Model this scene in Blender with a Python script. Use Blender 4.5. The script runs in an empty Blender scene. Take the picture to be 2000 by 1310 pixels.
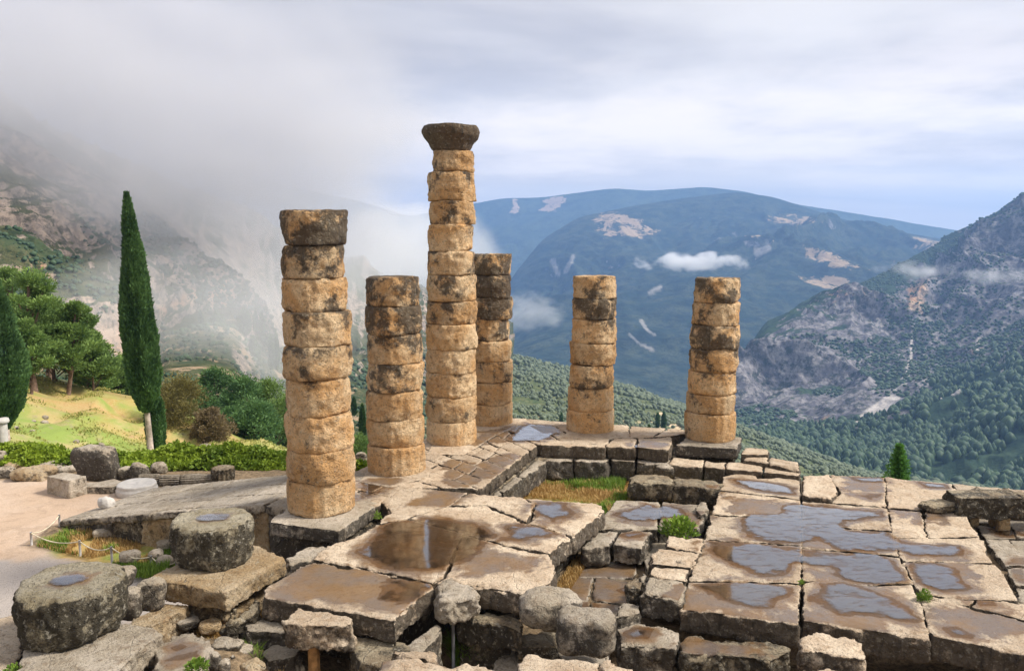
import bpy, bmesh, math, random
import numpy as np
from mathutils import Vector, Matrix
C = bpy.context.scene.collection
R = math.radians
# ------------------------------------------------------------------ camera, sky, sun, exposure
F = 1600.0; PITCH = math.atan(175 / 1600); CAMZ = 7.0
cam = bpy.data.objects.new('camera', bpy.data.cameras.new('camera')); C.objects.link(cam)
cam.location = (0, 0, CAMZ); cam.rotation_euler = (math.pi / 2 - PITCH, 0, 0)
cam.data.sensor_width = 36; cam.data.lens = 28.8; cam.data.clip_start = 0.1; cam.data.clip_end = 40000
bpy.context.scene.camera = cam
vs = bpy.context.scene.view_settings
vs.view_transform = 'Standard'; vs.look = 'None'; vs.gamma = 1; vs.exposure = 0.6; vs.use_curve_mapping = False
cy = bpy.context.scene.cycles
cy.volume_bounces = 6; cy.max_bounces = 8; cy.diffuse_bounces = 3; cy.glossy_bounces = 3
cy.transparent_max_bounces = 8; cy.volume_step_rate = 1.0; cy.use_denoising = True
SUN_EL, SUN_AZ = R(47), R(93)     # azimuth clockwise from +Y
sl = bpy.data.lights.new('sun', 'SUN'); sl.energy = 3.9; sl.angle = R(12); sl.color = (1, .94, .85)
so = bpy.data.objects.new('sun', sl); C.objects.link(so)
sd = Vector((math.sin(SUN_AZ) * math.cos(SUN_EL), math.cos(SUN_AZ) * math.cos(SUN_EL), math.sin(SUN_EL)))
so.rotation_euler = sd.to_track_quat('Z', 'Y').to_euler()

class NT:
    """small node helper"""
    def __init__(s, tree): s.t = tree; s.n = tree.nodes; s.l = tree.links; s.n.clear()
    def node(s, ty, **kw):
        n = s.n.new(ty)
        for k, v in kw.items():
            if k[0] == '_': setattr(n, k[1:], v)
        return n
    def put(s, sock, v):
        if hasattr(v, 'is_output') or isinstance(v, bpy.types.NodeSocket): s.l.new(v, sock)
        elif isinstance(v, (tuple, list)) and len(v) == 3 and sock.type == 'RGBA': sock.default_value = (*v, 1)
        else: sock.default_value = v
    def math(s, op, a, b=0.0, clamp=False):
        n = s.n.new('ShaderNodeMath'); n.operation = op; n.use_clamp = clamp
        s.put(n.inputs[0], a); s.put(n.inputs[1], b); return n.outputs[0]
    def mix(s, f, a, b, mode='MIX'):
        n = s.n.new('ShaderNodeMix'); n.data_type = 'RGBA'; n.blend_type = mode
        s.put(n.inputs[0], f); s.put(n.inputs[6], a); s.put(n.inputs[7], b); return n.outputs[2]
    def noise(s, vec, scale, detail=5, rough=.55, dist=0.0, col=False):
        n = s.n.new('ShaderNodeTexNoise'); n.inputs['Scale'].default_value = scale
        n.inputs['Detail'].default_value = detail; n.inputs['Roughness'].default_value = rough
        n.inputs['Distortion'].default_value = dist
        if vec is not None: s.l.new(vec, n.inputs['Vector'])
        return n.outputs[1 if col else 0]
    def voro(s, vec, scale, feature='F1'):
        n = s.n.new('ShaderNodeTexVoronoi'); n.feature = feature; n.inputs['Scale'].default_value = scale
        s.l.new(vec, n.inputs['Vector']); return n.outputs['Distance']
    def ramp(s, f, lo, hi, a=0.0, b=1.0):
        n = s.n.new('ShaderNodeMapRange'); n.interpolation_type = 'SMOOTHSTEP'
        s.put(n.inputs[0], f); n.inputs[1].default_value = lo; n.inputs[2].default_value = hi
        n.inputs[3].default_value = a; n.inputs[4].default_value = b; return n.outputs[0]
    def scale(s, vec, v, off=(0, 0, 0)):
        n = s.n.new('ShaderNodeMapping'); n.inputs['Scale'].default_value = v; n.inputs['Location'].default_value = off
        s.l.new(vec, n.inputs['Vector']); return n.outputs[0]
    def attr(s, name):
        n = s.n.new('ShaderNodeAttribute'); n.attribute_name = name; return n.outputs['Fac']
    def pos(s): return s.n.new('ShaderNodeNewGeometry').outputs['Position']
    def nz(s):
        g = s.n.new('ShaderNodeNewGeometry'); x = s.n.new('ShaderNodeSeparateXYZ'); s.l.new(g.outputs['Normal'], x.inputs[0]); return x.outputs[2]
    def bump(s, h, dist, strength=1.0, prev=None):
        n = s.n.new('ShaderNodeBump'); n.inputs['Distance'].default_value = dist; s.put(n.inputs['Strength'], strength)
        s.l.new(h, n.inputs['Height'])
        if prev is not None: s.l.new(prev, n.inputs['Normal'])
        return n.outputs[0]
    def principled(s, col, rough=.8, normal=None, spec=.3, **kw):
        b = s.n.new('ShaderNodeBsdfPrincipled'); s.put(b.inputs['Base Color'], col); s.put(b.inputs['Roughness'], rough)
        s.put(b.inputs['Specular IOR Level'], spec)
        if normal is not None: s.l.new(normal, b.inputs['Normal'])
        return b.outputs[0]
    def out(s, surf=None, vol=None):
        o = s.n.new('ShaderNodeOutputMaterial')
        if surf is not None: s.l.new(surf, o.inputs[0])
        if vol is not None: s.l.new(vol, o.inputs[1])

def world():
    w = bpy.data.worlds.new('World'); bpy.context.scene.world = w; w.use_nodes = True
    t = NT(w.node_tree)
    sky = t.n.new('ShaderNodeTexSky'); sky.sky_type = 'NISHITA'; sky.sun_disc = False
    sky.sun_elevation = SUN_EL; sky.sun_rotation = SUN_AZ
    tc = t.n.new('ShaderNodeTexCoord').outputs['Generated']
    sx = t.n.new('ShaderNodeSeparateXYZ'); t.l.new(tc, sx.inputs[0])
    X, Y, Z = sx.outputs
    zz = t.math('ADD', t.math('MAXIMUM', Z, 0.0), 0.10)
    cx = t.n.new('ShaderNodeCombineXYZ'); t.l.new(t.math('DIVIDE', X, zz), cx.inputs[0]); t.l.new(t.math('DIVIDE', Y, zz), cx.inputs[1])
    p = cx.outputs[0]
    n1 = t.noise(t.scale(p, (.55, .8, 1), (3.1, 1.2, 0)), 1.0, 7, .5, .3)
    n2 = t.noise(t.scale(p, (.25, .45, 1), (7.1, 2.2, 0)), 1.0, 4, .5, .2)
    low = t.ramp(Z, .02, .30, 1, 0)
    b = t.math('ADD', t.ramp(n1, .34, .66), t.math('MULTIPLY', low, .35), True)
    cloud = t.mix(b, (.50, .48, .50), (.80, .765, .74))
    cloud = t.mix(t.ramp(n2, .42, .62, 0, .55), cloud, (.62, .60, .63))
    bright = t.mix(t.ramp(t.noise(t.scale(p, (.35, .35, 1), (1.1, 5.2, 0)), 1.3, 6, .6), .40, .62), cloud, (1.16, 1.04, .93))
    cloud = t.mix(t.math('MULTIPLY', t.ramp(Z, .10, .30, 1, 0), .95), cloud, bright)
    cloud = t.mix(t.math('MULTIPLY', t.ramp(Z, .0, .16, 1, 0), .75), cloud, (1.22, 1.09, .98))
    # pale blue gaps between the low cloud bands
    gap = t.noise(t.scale(p, (.12, .55, 1), (2.0, 9.0, 0)), 1.4, 5, .55)
    gapm = t.math('MULTIPLY', t.ramp(gap, .46, .66), t.ramp(Z, .0, .20, .3, 0))
    skyc = t.n.new('ShaderNodeMixRGB'); skyc.blend_type = 'MULTIPLY'; skyc.inputs[0].default_value = 1
    t.l.new(sky.outputs[0], skyc.inputs[1]); skyc.inputs[2].default_value = (.085, .085, .085, 1)
    cloud = t.mix(gapm, cloud, t.mix(.6, skyc.outputs[0], (.62, .76, .92)))
    # rain cloud low over the left
    left = t.math('MULTIPLY', t.ramp(t.math('ADD', X, t.math('MULTIPLY', n1, .25)), -.30, .12, 1, 0), t.ramp(Z, .55, .15, 0, 1))
    grey = t.mix(t.ramp(t.noise(t.scale(p, (.5, .8, 1)), 1.0, 6, .55, .5), .3, .7), (.20, .20, .22), (.42, .415, .435))
    cloud = t.mix(left, cloud, grey)
    bg = t.n.new('ShaderNodeBackground'); t.l.new(cloud, bg.inputs[0]); bg.inputs[1].default_value = .84
    o = t.n.new('ShaderNodeOutputWorld'); t.l.new(bg.outputs[0], o.inputs[0])
world()

# ------------------------------------------------------------------ maths helpers
def ray(px, py):
    fx = (px - 1000) / F; fy = (655 - py) / F; c, s = math.cos(PITCH), math.sin(PITCH)
    return fx, c + fy * s, -s + fy * c
def gp(px, py, z):                       # photo pixel -> point on the level z
    x, y, d = ray(px, py); t = (z - CAMZ) / d; return np.array((x * t, y * t, z))
def yp(px, py, Y):                       # photo pixel -> point at distance Y
    x, y, d = ray(px, py); t = Y / y; return np.array((x * t, Y, CAMZ + d * t))
def _h(i, j, k, s):
    n = (i * 374761393 + j * 668265263 + k * 2147483647 + s * 1274126177) & 0xFFFFFFFF
    n = ((n ^ (n >> 13)) * 1274126177) & 0xFFFFFFFF
    n = ((n ^ (n >> 16)) * 2246822519) & 0xFFFFFFFF
    return ((n ^ (n >> 15)) & 0xFFFFFF) / float(0xFFFFFF) * 2 - 1
def vn(p, s=0):
    p = np.asarray(p, dtype=float); i = np.floor(p).astype(np.int64); f = p - i; f = f * f * f * (f * (f * 6 - 15) + 10)
    r = 0
    for a in (0, 1):
        for b in (0, 1):
            for c in (0, 1):
                w = (f[:, 0] if a else 1 - f[:, 0]) * (f[:, 1] if b else 1 - f[:, 1]) * (f[:, 2] if c else 1 - f[:, 2])
                r = r + w * _h(i[:, 0] + a, i[:, 1] + b, i[:, 2] + c, s)
    return r
def fbm(p, octv=4, s=0, gain=.5):
    r = 0; a = 1; t = 0; p = np.asarray(p, dtype=float)
    for o in range(octv): r = r + a * vn(p * 2 ** o + o * 17.3, s + o); t += a; a *= gain
    return r / t * 1.6
def sst(x, a, b): t = np.clip((x - a) / (b - a), 0, 1); return t * t * (3 - 2 * t)
def sdist(P, poly):                      # signed 2-D distance, positive inside
    P = P[:, :2]; poly = np.asarray(poly)[:, :2]; d = np.full(len(P), 1e9); ins = np.zeros(len(P), bool)
    for k in range(len(poly)):
        a, b = poly[k], poly[(k + 1) % len(poly)]; e = b - a; w = P - a
        t = np.clip((w @ e) / max(e @ e, 1e-9), 0, 1); q = w - t[:, None] * e
        d = np.minimum(d, np.hypot(q[:, 0], q[:, 1]))
        c = ((a[1] > P[:, 1]) != (b[1] > P[:, 1]))
        with np.errstate(divide='ignore', invalid='ignore'):
            xx = a[0] + (P[:, 1] - a[1]) * (e[0] / e[1] if abs(e[1]) > 1e-12 else 0)
        ins ^= (c & (P[:, 0] < xx))
    return np.where(ins, d, -d)
def RC(x0, y0, k, pts): return [(x0 + x * k, y0 + y * k) for x, y in pts]
def R2(p): return RC(500, 800, .3893, p)
def R3(p): return RC(1000, 800, .3894, p)
def R4(p): return RC(1400, 850, .3511, p)

# ------------------------------------------------------------------ object helpers
def mesh(name, V, Fc, mat=None, parent=None, smooth=True, attrs=None, origin=None):
    V = np.asarray(V, dtype=float); me = bpy.data.meshes.new(name)
    o0 = np.array(origin if origin is not None else (0, 0, 0), dtype=float)
    Vl = V - o0
    if isinstance(Fc, np.ndarray):
        nf, k = Fc.shape; me.vertices.add(len(V)); me.vertices.foreach_set('co', Vl.astype('f').ravel())
        me.loops.add(nf * k); me.loops.foreach_set('vertex_index', Fc.astype('i').ravel())
        me.polygons.add(nf); me.polygons.foreach_set('loop_start', np.arange(0, nf * k, k, dtype='i'))
        me.update(calc_edges=True); me.validate()
    else: me.from_pydata(Vl.tolist(), [], Fc)
    if smooth: me.polygons.foreach_set('use_smooth', np.ones(len(me.polygons), bool))
    for k, v in (attrs or {}).items():
        a = me.attributes.new(k, 'FLOAT', 'POINT'); a.data.foreach_set('value', np.asarray(v, dtype='f'))
    if mat: me.materials.append(mat)
    o = bpy.data.objects.new(name, me); C.objects.link(o); o.location = o0
    if parent is not None: o.parent = parent; o.location = Vector(o0) - parent.location
    return o
def tag(o, label, cat, group=None):
    o['label'] = label; o['category'] = cat
    if group: o['group'] = group
    return o
def thing(name, loc, label, cat, group=None):
    o = bpy.data.objects.new(name, None); C.objects.link(o); o.location = Vector(loc); o.empty_display_size = .3
    return tag(o, label, cat, group)
def kind(o, k): o['kind'] = k; return o
def grid_faces(nu, nv, wrap=False):
    i = np.arange(nv - 1)[:, None] * nu; j = np.arange(nu if wrap else nu - 1)[None, :]
    a = i + j; b = i + (j + 1) % nu; return np.stack([a, b, b + nu, a + nu], -1).reshape(-1, 4)
# ------------------------------------------------------------------ materials
MATS = {}
def mat(name):
    m = bpy.data.materials.new(name); m.use_nodes = True; MATS[name] = m; return m, NT(m.node_tree)
def stone_mat(name, pale, mid, stain, dark, dark_bias=0.0, side_bias=.22, bump=1.0, speck=.35, crack=.4, spot=.55, lo=.56, hi=.74):
    m, t = mat(name); p = t.pos(); nz = t.nz()
    oi = t.n.new('ShaderNodeObjectInfo')
    rnd = oi.outputs['Random']
    big = t.noise(p, .9, 6, .6, .4); med = t.noise(p, 4.5, 8, .65, .2); fine = t.noise(p, 26, 6, .7)
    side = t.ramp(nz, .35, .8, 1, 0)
    col = t.mix(t.ramp(big, .36, .62), pale, mid)
    col = t.mix(t.math('MULTIPLY', t.ramp(med, .50, .68), .7), col, stain)
    col = t.mix(t.math('MULTIPLY', t.ramp(fine, .52, .72), speck), col, dark)
    w = t.math('ADD', t.attr('weath'), t.math('MULTIPLY', side, side_bias)); w = t.math('ADD', w, dark_bias)  # upright faces go darker: lichen, plus side shade put into the colour
    lich_shade = t.math('ADD', t.noise(p, 2.3, 10, .68, .25), w); lich_shade = t.math('ADD', lich_shade, t.math('MULTIPLY', t.math('SUBTRACT', t.noise(p, 12, 8, .72), .5), .42))
    fac = t.ramp(lich_shade, lo, hi)
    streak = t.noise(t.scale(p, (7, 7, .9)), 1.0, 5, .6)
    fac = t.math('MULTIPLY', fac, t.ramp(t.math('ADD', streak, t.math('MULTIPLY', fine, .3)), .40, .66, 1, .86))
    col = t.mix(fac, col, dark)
    spots = t.ramp(t.noise(p, 11, 7, .62), .56, .64); col = t.mix(t.math('MULTIPLY', spots, spot * .8), col, (.56, .51, .40))
    dots = t.ramp(t.noise(p, 17, 7, .65), .56, .63); col = t.mix(t.math('MULTIPLY', dots, .45), col, dark)
    hv = t.n.new('ShaderNodeHueSaturation'); t.l.new(col, hv.inputs['Color']); t.l.new(t.math('ADD', t.math('MULTIPLY', rnd, .28), .86), hv.inputs['Value']); col = hv.outputs[0]
    wet = t.attr('wet'); wn = t.math('ADD', wet, t.math('MULTIPLY', t.math('SUBTRACT', med, .5), 1.1))
    wf = t.math('MULTIPLY', t.ramp(wn, .12, .85), t.ramp(wet, .02, .12))
    wetc = t.mix(t.ramp(t.noise(p, 1.4, 5, .6), .38, .62), (.12, .088, .068), (.15, .082, .032))
    col = t.mix(t.math('MULTIPLY', wf, .88), col, t.mix(.7, col, wetc))
    col = t.mix(t.math('MULTIPLY', wf, .7), col, wetc)
    rough = t.math('SUBTRACT', .82, t.math('MULTIPLY', wf, .58))
    h = t.math('ADD', t.math('MULTIPLY', fine, .35), t.math('MULTIPLY', med, 1.0))
    h = t.math('ADD', h, t.math('MULTIPLY', t.noise(p, 60, 3, .7), .12))
    pits = t.ramp(t.voro(p, 19), .0, .33); h = t.math('ADD', h, t.math('MULTIPLY', pits, .3)); h = t.math('ADD', h, t.math('MULTIPLY', t.noise(p, 10, 8, .7), .8))
    ck = t.voro(t.mix(.22, p, t.noise(p, 2.2, 4, .6, 0, True)), .85, 'DISTANCE_TO_EDGE')
    ckm = t.ramp(ck, .0, .012); h = t.math('ADD', h, t.math('MULTIPLY', ckm, crack))
    bs = t.math('MULTIPLY', t.math('SUBTRACT', 1.0, t.math('MULTIPLY', wf, .75)), bump)
    nrm = t.bump(h, .055, bs)
    t.out(t.principled(col, rough, nrm, .35)); return m
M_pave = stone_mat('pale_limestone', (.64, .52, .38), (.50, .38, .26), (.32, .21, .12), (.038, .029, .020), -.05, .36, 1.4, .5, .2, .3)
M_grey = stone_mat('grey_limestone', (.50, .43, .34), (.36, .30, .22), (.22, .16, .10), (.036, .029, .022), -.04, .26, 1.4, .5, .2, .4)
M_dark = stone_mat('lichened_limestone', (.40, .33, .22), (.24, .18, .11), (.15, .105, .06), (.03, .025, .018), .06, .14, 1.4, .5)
M_col = stone_mat('column_poros_stone', (.80, .58, .34), (.68, .39, .16), (.36, .20, .09), (.052, .045, .035), -.035, 0, 2.2, .6, .0, .4, .55, .72)
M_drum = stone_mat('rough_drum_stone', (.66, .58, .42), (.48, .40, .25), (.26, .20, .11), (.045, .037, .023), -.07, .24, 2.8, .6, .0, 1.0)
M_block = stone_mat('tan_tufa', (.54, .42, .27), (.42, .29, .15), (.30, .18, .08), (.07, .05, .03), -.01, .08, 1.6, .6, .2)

def plain(name, col, rough=.8, spec=.3, var=.3, sc=6, metal=0, bump=.0):
    m, t = mat(name); p = t.pos(); n = t.noise(p, sc, 6, .6)
    c = t.mix(t.ramp(n, .3, .7), tuple(v * (1 - var) for v in col), tuple(min(1, v * (1 + var)) for v in col))
    t.out(t.principled(c, rough, t.bump(n, .02, bump) if bump else None, spec)); return m
M_rope = plain('rope_fibre', (.62, .55, .40)); M_post = plain('painted_post', (.42, .40, .38))
M_wood = plain('orange_wood', (.36, .19, .07), .7, .3, .35, 9, 0, .6)
M_bark = plain('pale_bark', (.40, .32, .27), .9, .2, .35, 5, 0, 1)
M_pinebark = plain('pine_bark', (.16, .105, .075), .9, .2, .4, 4, 0, 1)
M_marble = plain('white_marble', (.50, .47, .43), .6, .4, .12, 5, 0, .3)
M_steel = plain('dull_metal', (.16, .16, .17), .6, .4)

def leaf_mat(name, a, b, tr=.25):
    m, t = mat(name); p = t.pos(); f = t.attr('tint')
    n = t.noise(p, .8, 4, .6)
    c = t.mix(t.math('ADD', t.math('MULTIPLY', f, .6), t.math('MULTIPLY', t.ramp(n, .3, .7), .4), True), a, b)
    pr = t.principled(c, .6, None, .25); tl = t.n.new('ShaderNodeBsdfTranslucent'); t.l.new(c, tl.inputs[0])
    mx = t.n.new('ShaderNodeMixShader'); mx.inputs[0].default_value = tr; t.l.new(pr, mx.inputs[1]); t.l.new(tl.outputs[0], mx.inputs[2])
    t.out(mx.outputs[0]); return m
M_cyp = leaf_mat('cypress_leaf', (.022, .058, .024), (.13, .24, .075), .18)
M_pine = leaf_mat('pine_needles', (.05, .11, .03), (.28, .40, .10), .28)
M_pine2 = leaf_mat('blue_pine_needles', (.03, .085, .035), (.17, .30, .09), .25)
M_olive = leaf_mat('olive_leaf', (.10, .09, .03), (.26, .22, .07), .25)
M_drybush = leaf_mat('dry_bush_leaf', (.14, .10, .05), (.26, .20, .11), .2)
M_ivy = leaf_mat('vine_leaf', (.020, .07, .010), (.34, .44, .04), .3)
M_grassb = leaf_mat('grass_blade', (.06, .14, .02), (.30, .42, .06), .3)
M_dry = leaf_mat('dry_grass_blade', (.32, .17, .05), (.66, .48, .20), .3)
M_hillg = leaf_mat('hill_grass_blade', (.20, .24, .05), (.52, .48, .16), .3)
M_fir = leaf_mat('fir_leaf', (.05, .15, .03), (.20, .42, .08), .3)

m, t = mat('water'); p = t.pos()
fr = t.n.new('ShaderNodeFresnel'); fr.inputs['IOR'].default_value = 1.55
nb = t.bump(t.noise(p, 2.2, 3, .5), .01, .10)
t.l.new(nb, fr.inputs['Normal'])
gl = t.n.new('ShaderNodeBsdfGlossy'); gl.inputs['Roughness'].default_value = .07; t.l.new(nb, gl.inputs['Normal'])
trn = t.n.new('ShaderNodeBsdfTransparent'); trn.inputs[0].default_value = (.80, .74, .68, 1)
mx = t.n.new('ShaderNodeMixShader'); film = t.math('MULTIPLY', t.ramp(t.noise(t.scale(p, (1.3, 2.6, 1)), 1.6, 9, .68, .5), .34, .54, .45, 1.0), t.ramp(t.math('ADD', t.math('MULTIPLY', t.attr('depth'), 1.5), t.math('MULTIPLY', t.math('SUBTRACT', t.noise(p, 3.5, 8, .7), .5), 1.6)), .2, 1.0))
t.l.new(t.math('MULTIPLY', t.math('MULTIPLY', fr.outputs[0], 2.8, True), film), mx.inputs[0]); t.l.new(trn.outputs[0], mx.inputs[1]); t.l.new(gl.outputs[0], mx.inputs[2])
t.out(mx.outputs[0]); M_water = m

def ground_mat():
    m, t = mat('ruin_ground'); p = t.pos()
    n = t.noise(p, .35, 8, .6, .3); f = t.noise(p, 7, 8, .7); g = t.noise(p, 45, 4, .7)
    path = t.mix(t.ramp(n, .35, .65), (.56, .41, .29), (.62, .49, .38)); path = t.mix(t.math('MULTIPLY', t.ramp(g, .48, .62), .5), path, (.28, .20, .14)); path = t.mix(t.math('MULTIPLY', t.ramp(t.noise(p, 1.6, 9, .7, .4), .5, .62), .45), path, (.36, .26, .18))
    grav = t.mix(t.ramp(t.voro(p, 22), .0, .4), (.14, .12, .10), (.42, .37, .33))
    soil = t.mix(t.ramp(f, .38, .62), (.09, .062, .036), (.27, .19, .11)); soil = t.mix(t.math('MULTIPLY', t.ramp(g, .5, .62), .6), soil, (.34, .27, .18))
    turf = t.mix(t.ramp(t.noise(p, .45, 7, .65, .5), .42, .58), (.46, .31, .11), (.23, .27, .055)); turf = t.mix(t.math('MULTIPLY', t.ramp(f, .5, .65), .5), turf, (.50, .40, .20))
    hillc = t.mix(t.ramp(t.noise(p, .22, 7, .62, .5), .47, .66), (.24, .31, .07), (.43, .36, .16)); hillc = t.mix(t.math('MULTIPLY', t.ramp(t.noise(p, 1.3, 7, .7), .54, .66), .6), hillc, (.30, .24, .17)); hillc = t.mix(t.math('MULTIPLY', t.ramp(t.noise(p, .6, 6, .6), .52, .64), .8), hillc, (.24, .31, .07))
    c = t.mix(t.attr('path'), soil, path); c = t.mix(t.attr('gravel'), c, grav); c = t.mix(t.attr('turf'), c, turf); c = t.mix(t.attr('hill'), c, hillc)
    c = t.mix(t.attr('earth'), c, t.mix(t.ramp(f, .4, .6), (.50, .24, .09), (.56, .36, .18)))
    c = t.mix(t.attr('wood'), c, (.07, .075, .03))
    h = t.math('ADD', t.math('MULTIPLY', f, .6), t.math('MULTIPLY', g, .4))
    t.out(t.principled(c, .9, t.bump(h, .08, .8), .2)); return m
M_ground = ground_mat()
def hill_mat(name, rock1, rock2, veg1, veg2, bare, s, vegb=0.0, slope=1.0, spot=1.0):
    """mountain cover: rock on steep faces, scrub on gentler ones, bare patches; s = size scale in 1/m"""
    m, t = mat(name); p = t.pos(); nz = t.nz()
    n1 = t.noise(p, s, 9, .6, .3); n2 = t.noise(p, s * 6, 9, .7); n3 = t.noise(p, s * 30, 6, .7)
    st = t.noise(t.scale(p, (1, 1, .35)), s * 9, 8, .7, .6)
    rock = t.mix(t.ramp(st, .4, .6), rock1, rock2)
    rock = t.mix(t.math('MULTIPLY', t.ramp(n3, .48, .6), .6), rock, tuple(.45 * v for v in rock1))
    rock = t.mix(t.math('MULTIPLY', t.attr('warm'), .8), rock, t.mix(t.ramp(n2, .4, .6), (.52, .30, .17), (.62, .46, .33)))
    veg = t.mix(t.ramp(n2, .38, .62), veg1, veg2); veg = t.mix(t.math('MULTIPLY', t.ramp(t.voro(p, s * 70), .1, .5), .75), veg1, veg)
    f = t.math('ADD', t.math('MULTIPLY', t.math('SUBTRACT', nz, .62), slope), t.math('ADD', t.math('MULTIPLY', t.math('SUBTRACT', n2, .5), 1.9), vegb))
    f = t.math('ADD', f, t.math('MULTIPLY', t.math('SUBTRACT', n1, .5), 1.6)); f = t.math('ADD', f, t.attr('veg'))
    c = t.mix(t.ramp(f, -.05, .09), rock, veg)
    c = t.mix(t.math('MULTIPLY', t.ramp(t.noise(p, s * 14, 8, .72), .48, .60), .75), c, tuple(.5 * v for v in veg1))
    bn = t.math('ADD', t.attr('bare'), t.math('MULTIPLY', t.math('SUBTRACT', t.noise(p, s * 9, 10, .75, .5), .5), 3.4))
    c = t.mix(t.math('MULTIPLY', t.ramp(bn, .60, .80), t.ramp(t.attr('bare'), .02, .2)), c, bare)
    c = t.mix(t.attr('scree'), c, t.mix(t.ramp(n3, .4, .6), (.40, .37, .35), (.56, .51, .46)))
    h = t.math('ADD', t.math('MULTIPLY', n2, 1.0), t.math('MULTIPLY', n3, .3))
    t.out(t.principled(c, 1, t.bump(h, .25 / s * .12, .8), .05)); return m
# ------------------------------------------------------------------ ground and terrain
def proj(P):
    c, s = math.cos(PITCH), math.sin(PITCH); y = P[:, 1]; z = P[:, 2] - CAMZ
    d = np.maximum(y * c - z * s, .01); u = y * s + z * c
    return np.stack([1000 + F * P[:, 0] / d, 655 - F * u / d], -1)
def G(x, y):
    k = np.clip((y - 31) / 30, 0, 1); k = k * k * (3 - 2 * k)
    z = -2.0 - k * (1.5 + .31 * np.clip(x + 38, 0, 75)) - .36 * np.clip(y - 66, 0, 400)
    z = z - 7 * sst(x, 7, 12) * sst(y, 26.5, 31) - 45 * sst(y, 100, 170)
    z = z + .25 * sst(-x, 3, 8) * sst(-y, -20, -12) * 0
    # the terrace under the near blocks climbs to the viewer on the left
    z = z + 1.5 * sst(-y, -19.5, -14.0) * sst(-x, 2.8, 5.5)
    # the earth under the temple stays below its floor; the grass court inside
    z = np.where((x > -3) & (y < 31) & (y > 17), z + .72 * sst(x, -3, 0), z)
    return z
def nonuni(a, b, fine0, fine1, df, dc):
    l = np.arange(fine0, a, -dc)[1:][::-1]; m_ = np.arange(fine0, fine1, df); r = np.arange(fine1, b, dc); return np.concatenate([l, m_, r])
gx = nonuni(-220, 230, -32, 14, .16, 2.2); gy = nonuni(-40, 320, 8, 36, .16, 1.1)
X, Y = np.meshgrid(gx, gy); Vg = np.stack([X.ravel(), Y.ravel(), G(X, Y).ravel()], -1)
nn = fbm(Vg * [.4, .4, 0], 4, 3); far = sst(Vg[:, 1], 36, 60)
Vg[:, 2] += nn * (.05 + .7 * far) + fbm(Vg * [2.5, 2.5, 0], 3, 8) * .02
pg_path = [gp(*q, -2)[:2] for q in [(-900, 935), (150, 935), (330, 965), (260, 1000), (120, 1025), (60, 1062), (160, 1090), (250, 1120), (300, 1180), (250, 1260), (100, 1330), (-900, 1700)]]
pg_grav = [gp(*q, -2)[:2] for q in [(-300, 1130), (0, 1090), (90, 1082), (190, 1095), (300, 1122), (330, 1180), (200, 1290), (-400, 1330)]]
pg_turf = [gp(*q, -2)[:2] for q in [(58, 1060), (120, 1028), (345, 1040), (560, 1035), (560, 1100), (330, 1130), (250, 1118), (200, 1100), (110, 1085)]]
pg_court = [gp(*q, -1.05)[:2] for q in [(940, 1030), (1040, 905), (1330, 905), (1420, 930), (1380, 965), (1225, 968), (1190, 1010), (1180, 1060)]]
nz2 = fbm(Vg * [.9, .9, 0], 4, 21) * .45
near = 1 - sst(Vg[:, 1], 31, 34)
a_path = sst(sdist(Vg, pg_path) + nz2 * .6, -.2, .25); a_grav = sst(sdist(Vg, pg_grav) + nz2 * 1.6, -.2, .5)
a_turf = np.maximum(sst(sdist(Vg, pg_turf) + nz2, -.1, .25), sst(sdist(Vg, pg_court) + nz2 * .5, -.2, .2))
a_hill = sst(Vg[:, 1], 33, 38) * sst(-Vg[:, 0], 2, 8)
pe = [yp(x, y, 60)[:2] for x, y in [(0, 0)]]
earth = .6 * sst(Vg[:, 1], 54, 60) * sst(-Vg[:, 0], 17, 24) * (1 - sst(Vg[:, 1], 66, 74)) * sst(nz2, -.35, .1)
wood = sst(Vg[:, 1] + nz2 * 8, 66, 74)
kind(mesh('ground', Vg, grid_faces(len(gx), len(gy)), M_ground, attrs=dict(path=a_path, gravel=a_grav * (1 - a_turf), turf=a_turf, hill=a_hill, earth=earth, wood=wood)), 'structure')

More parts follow.
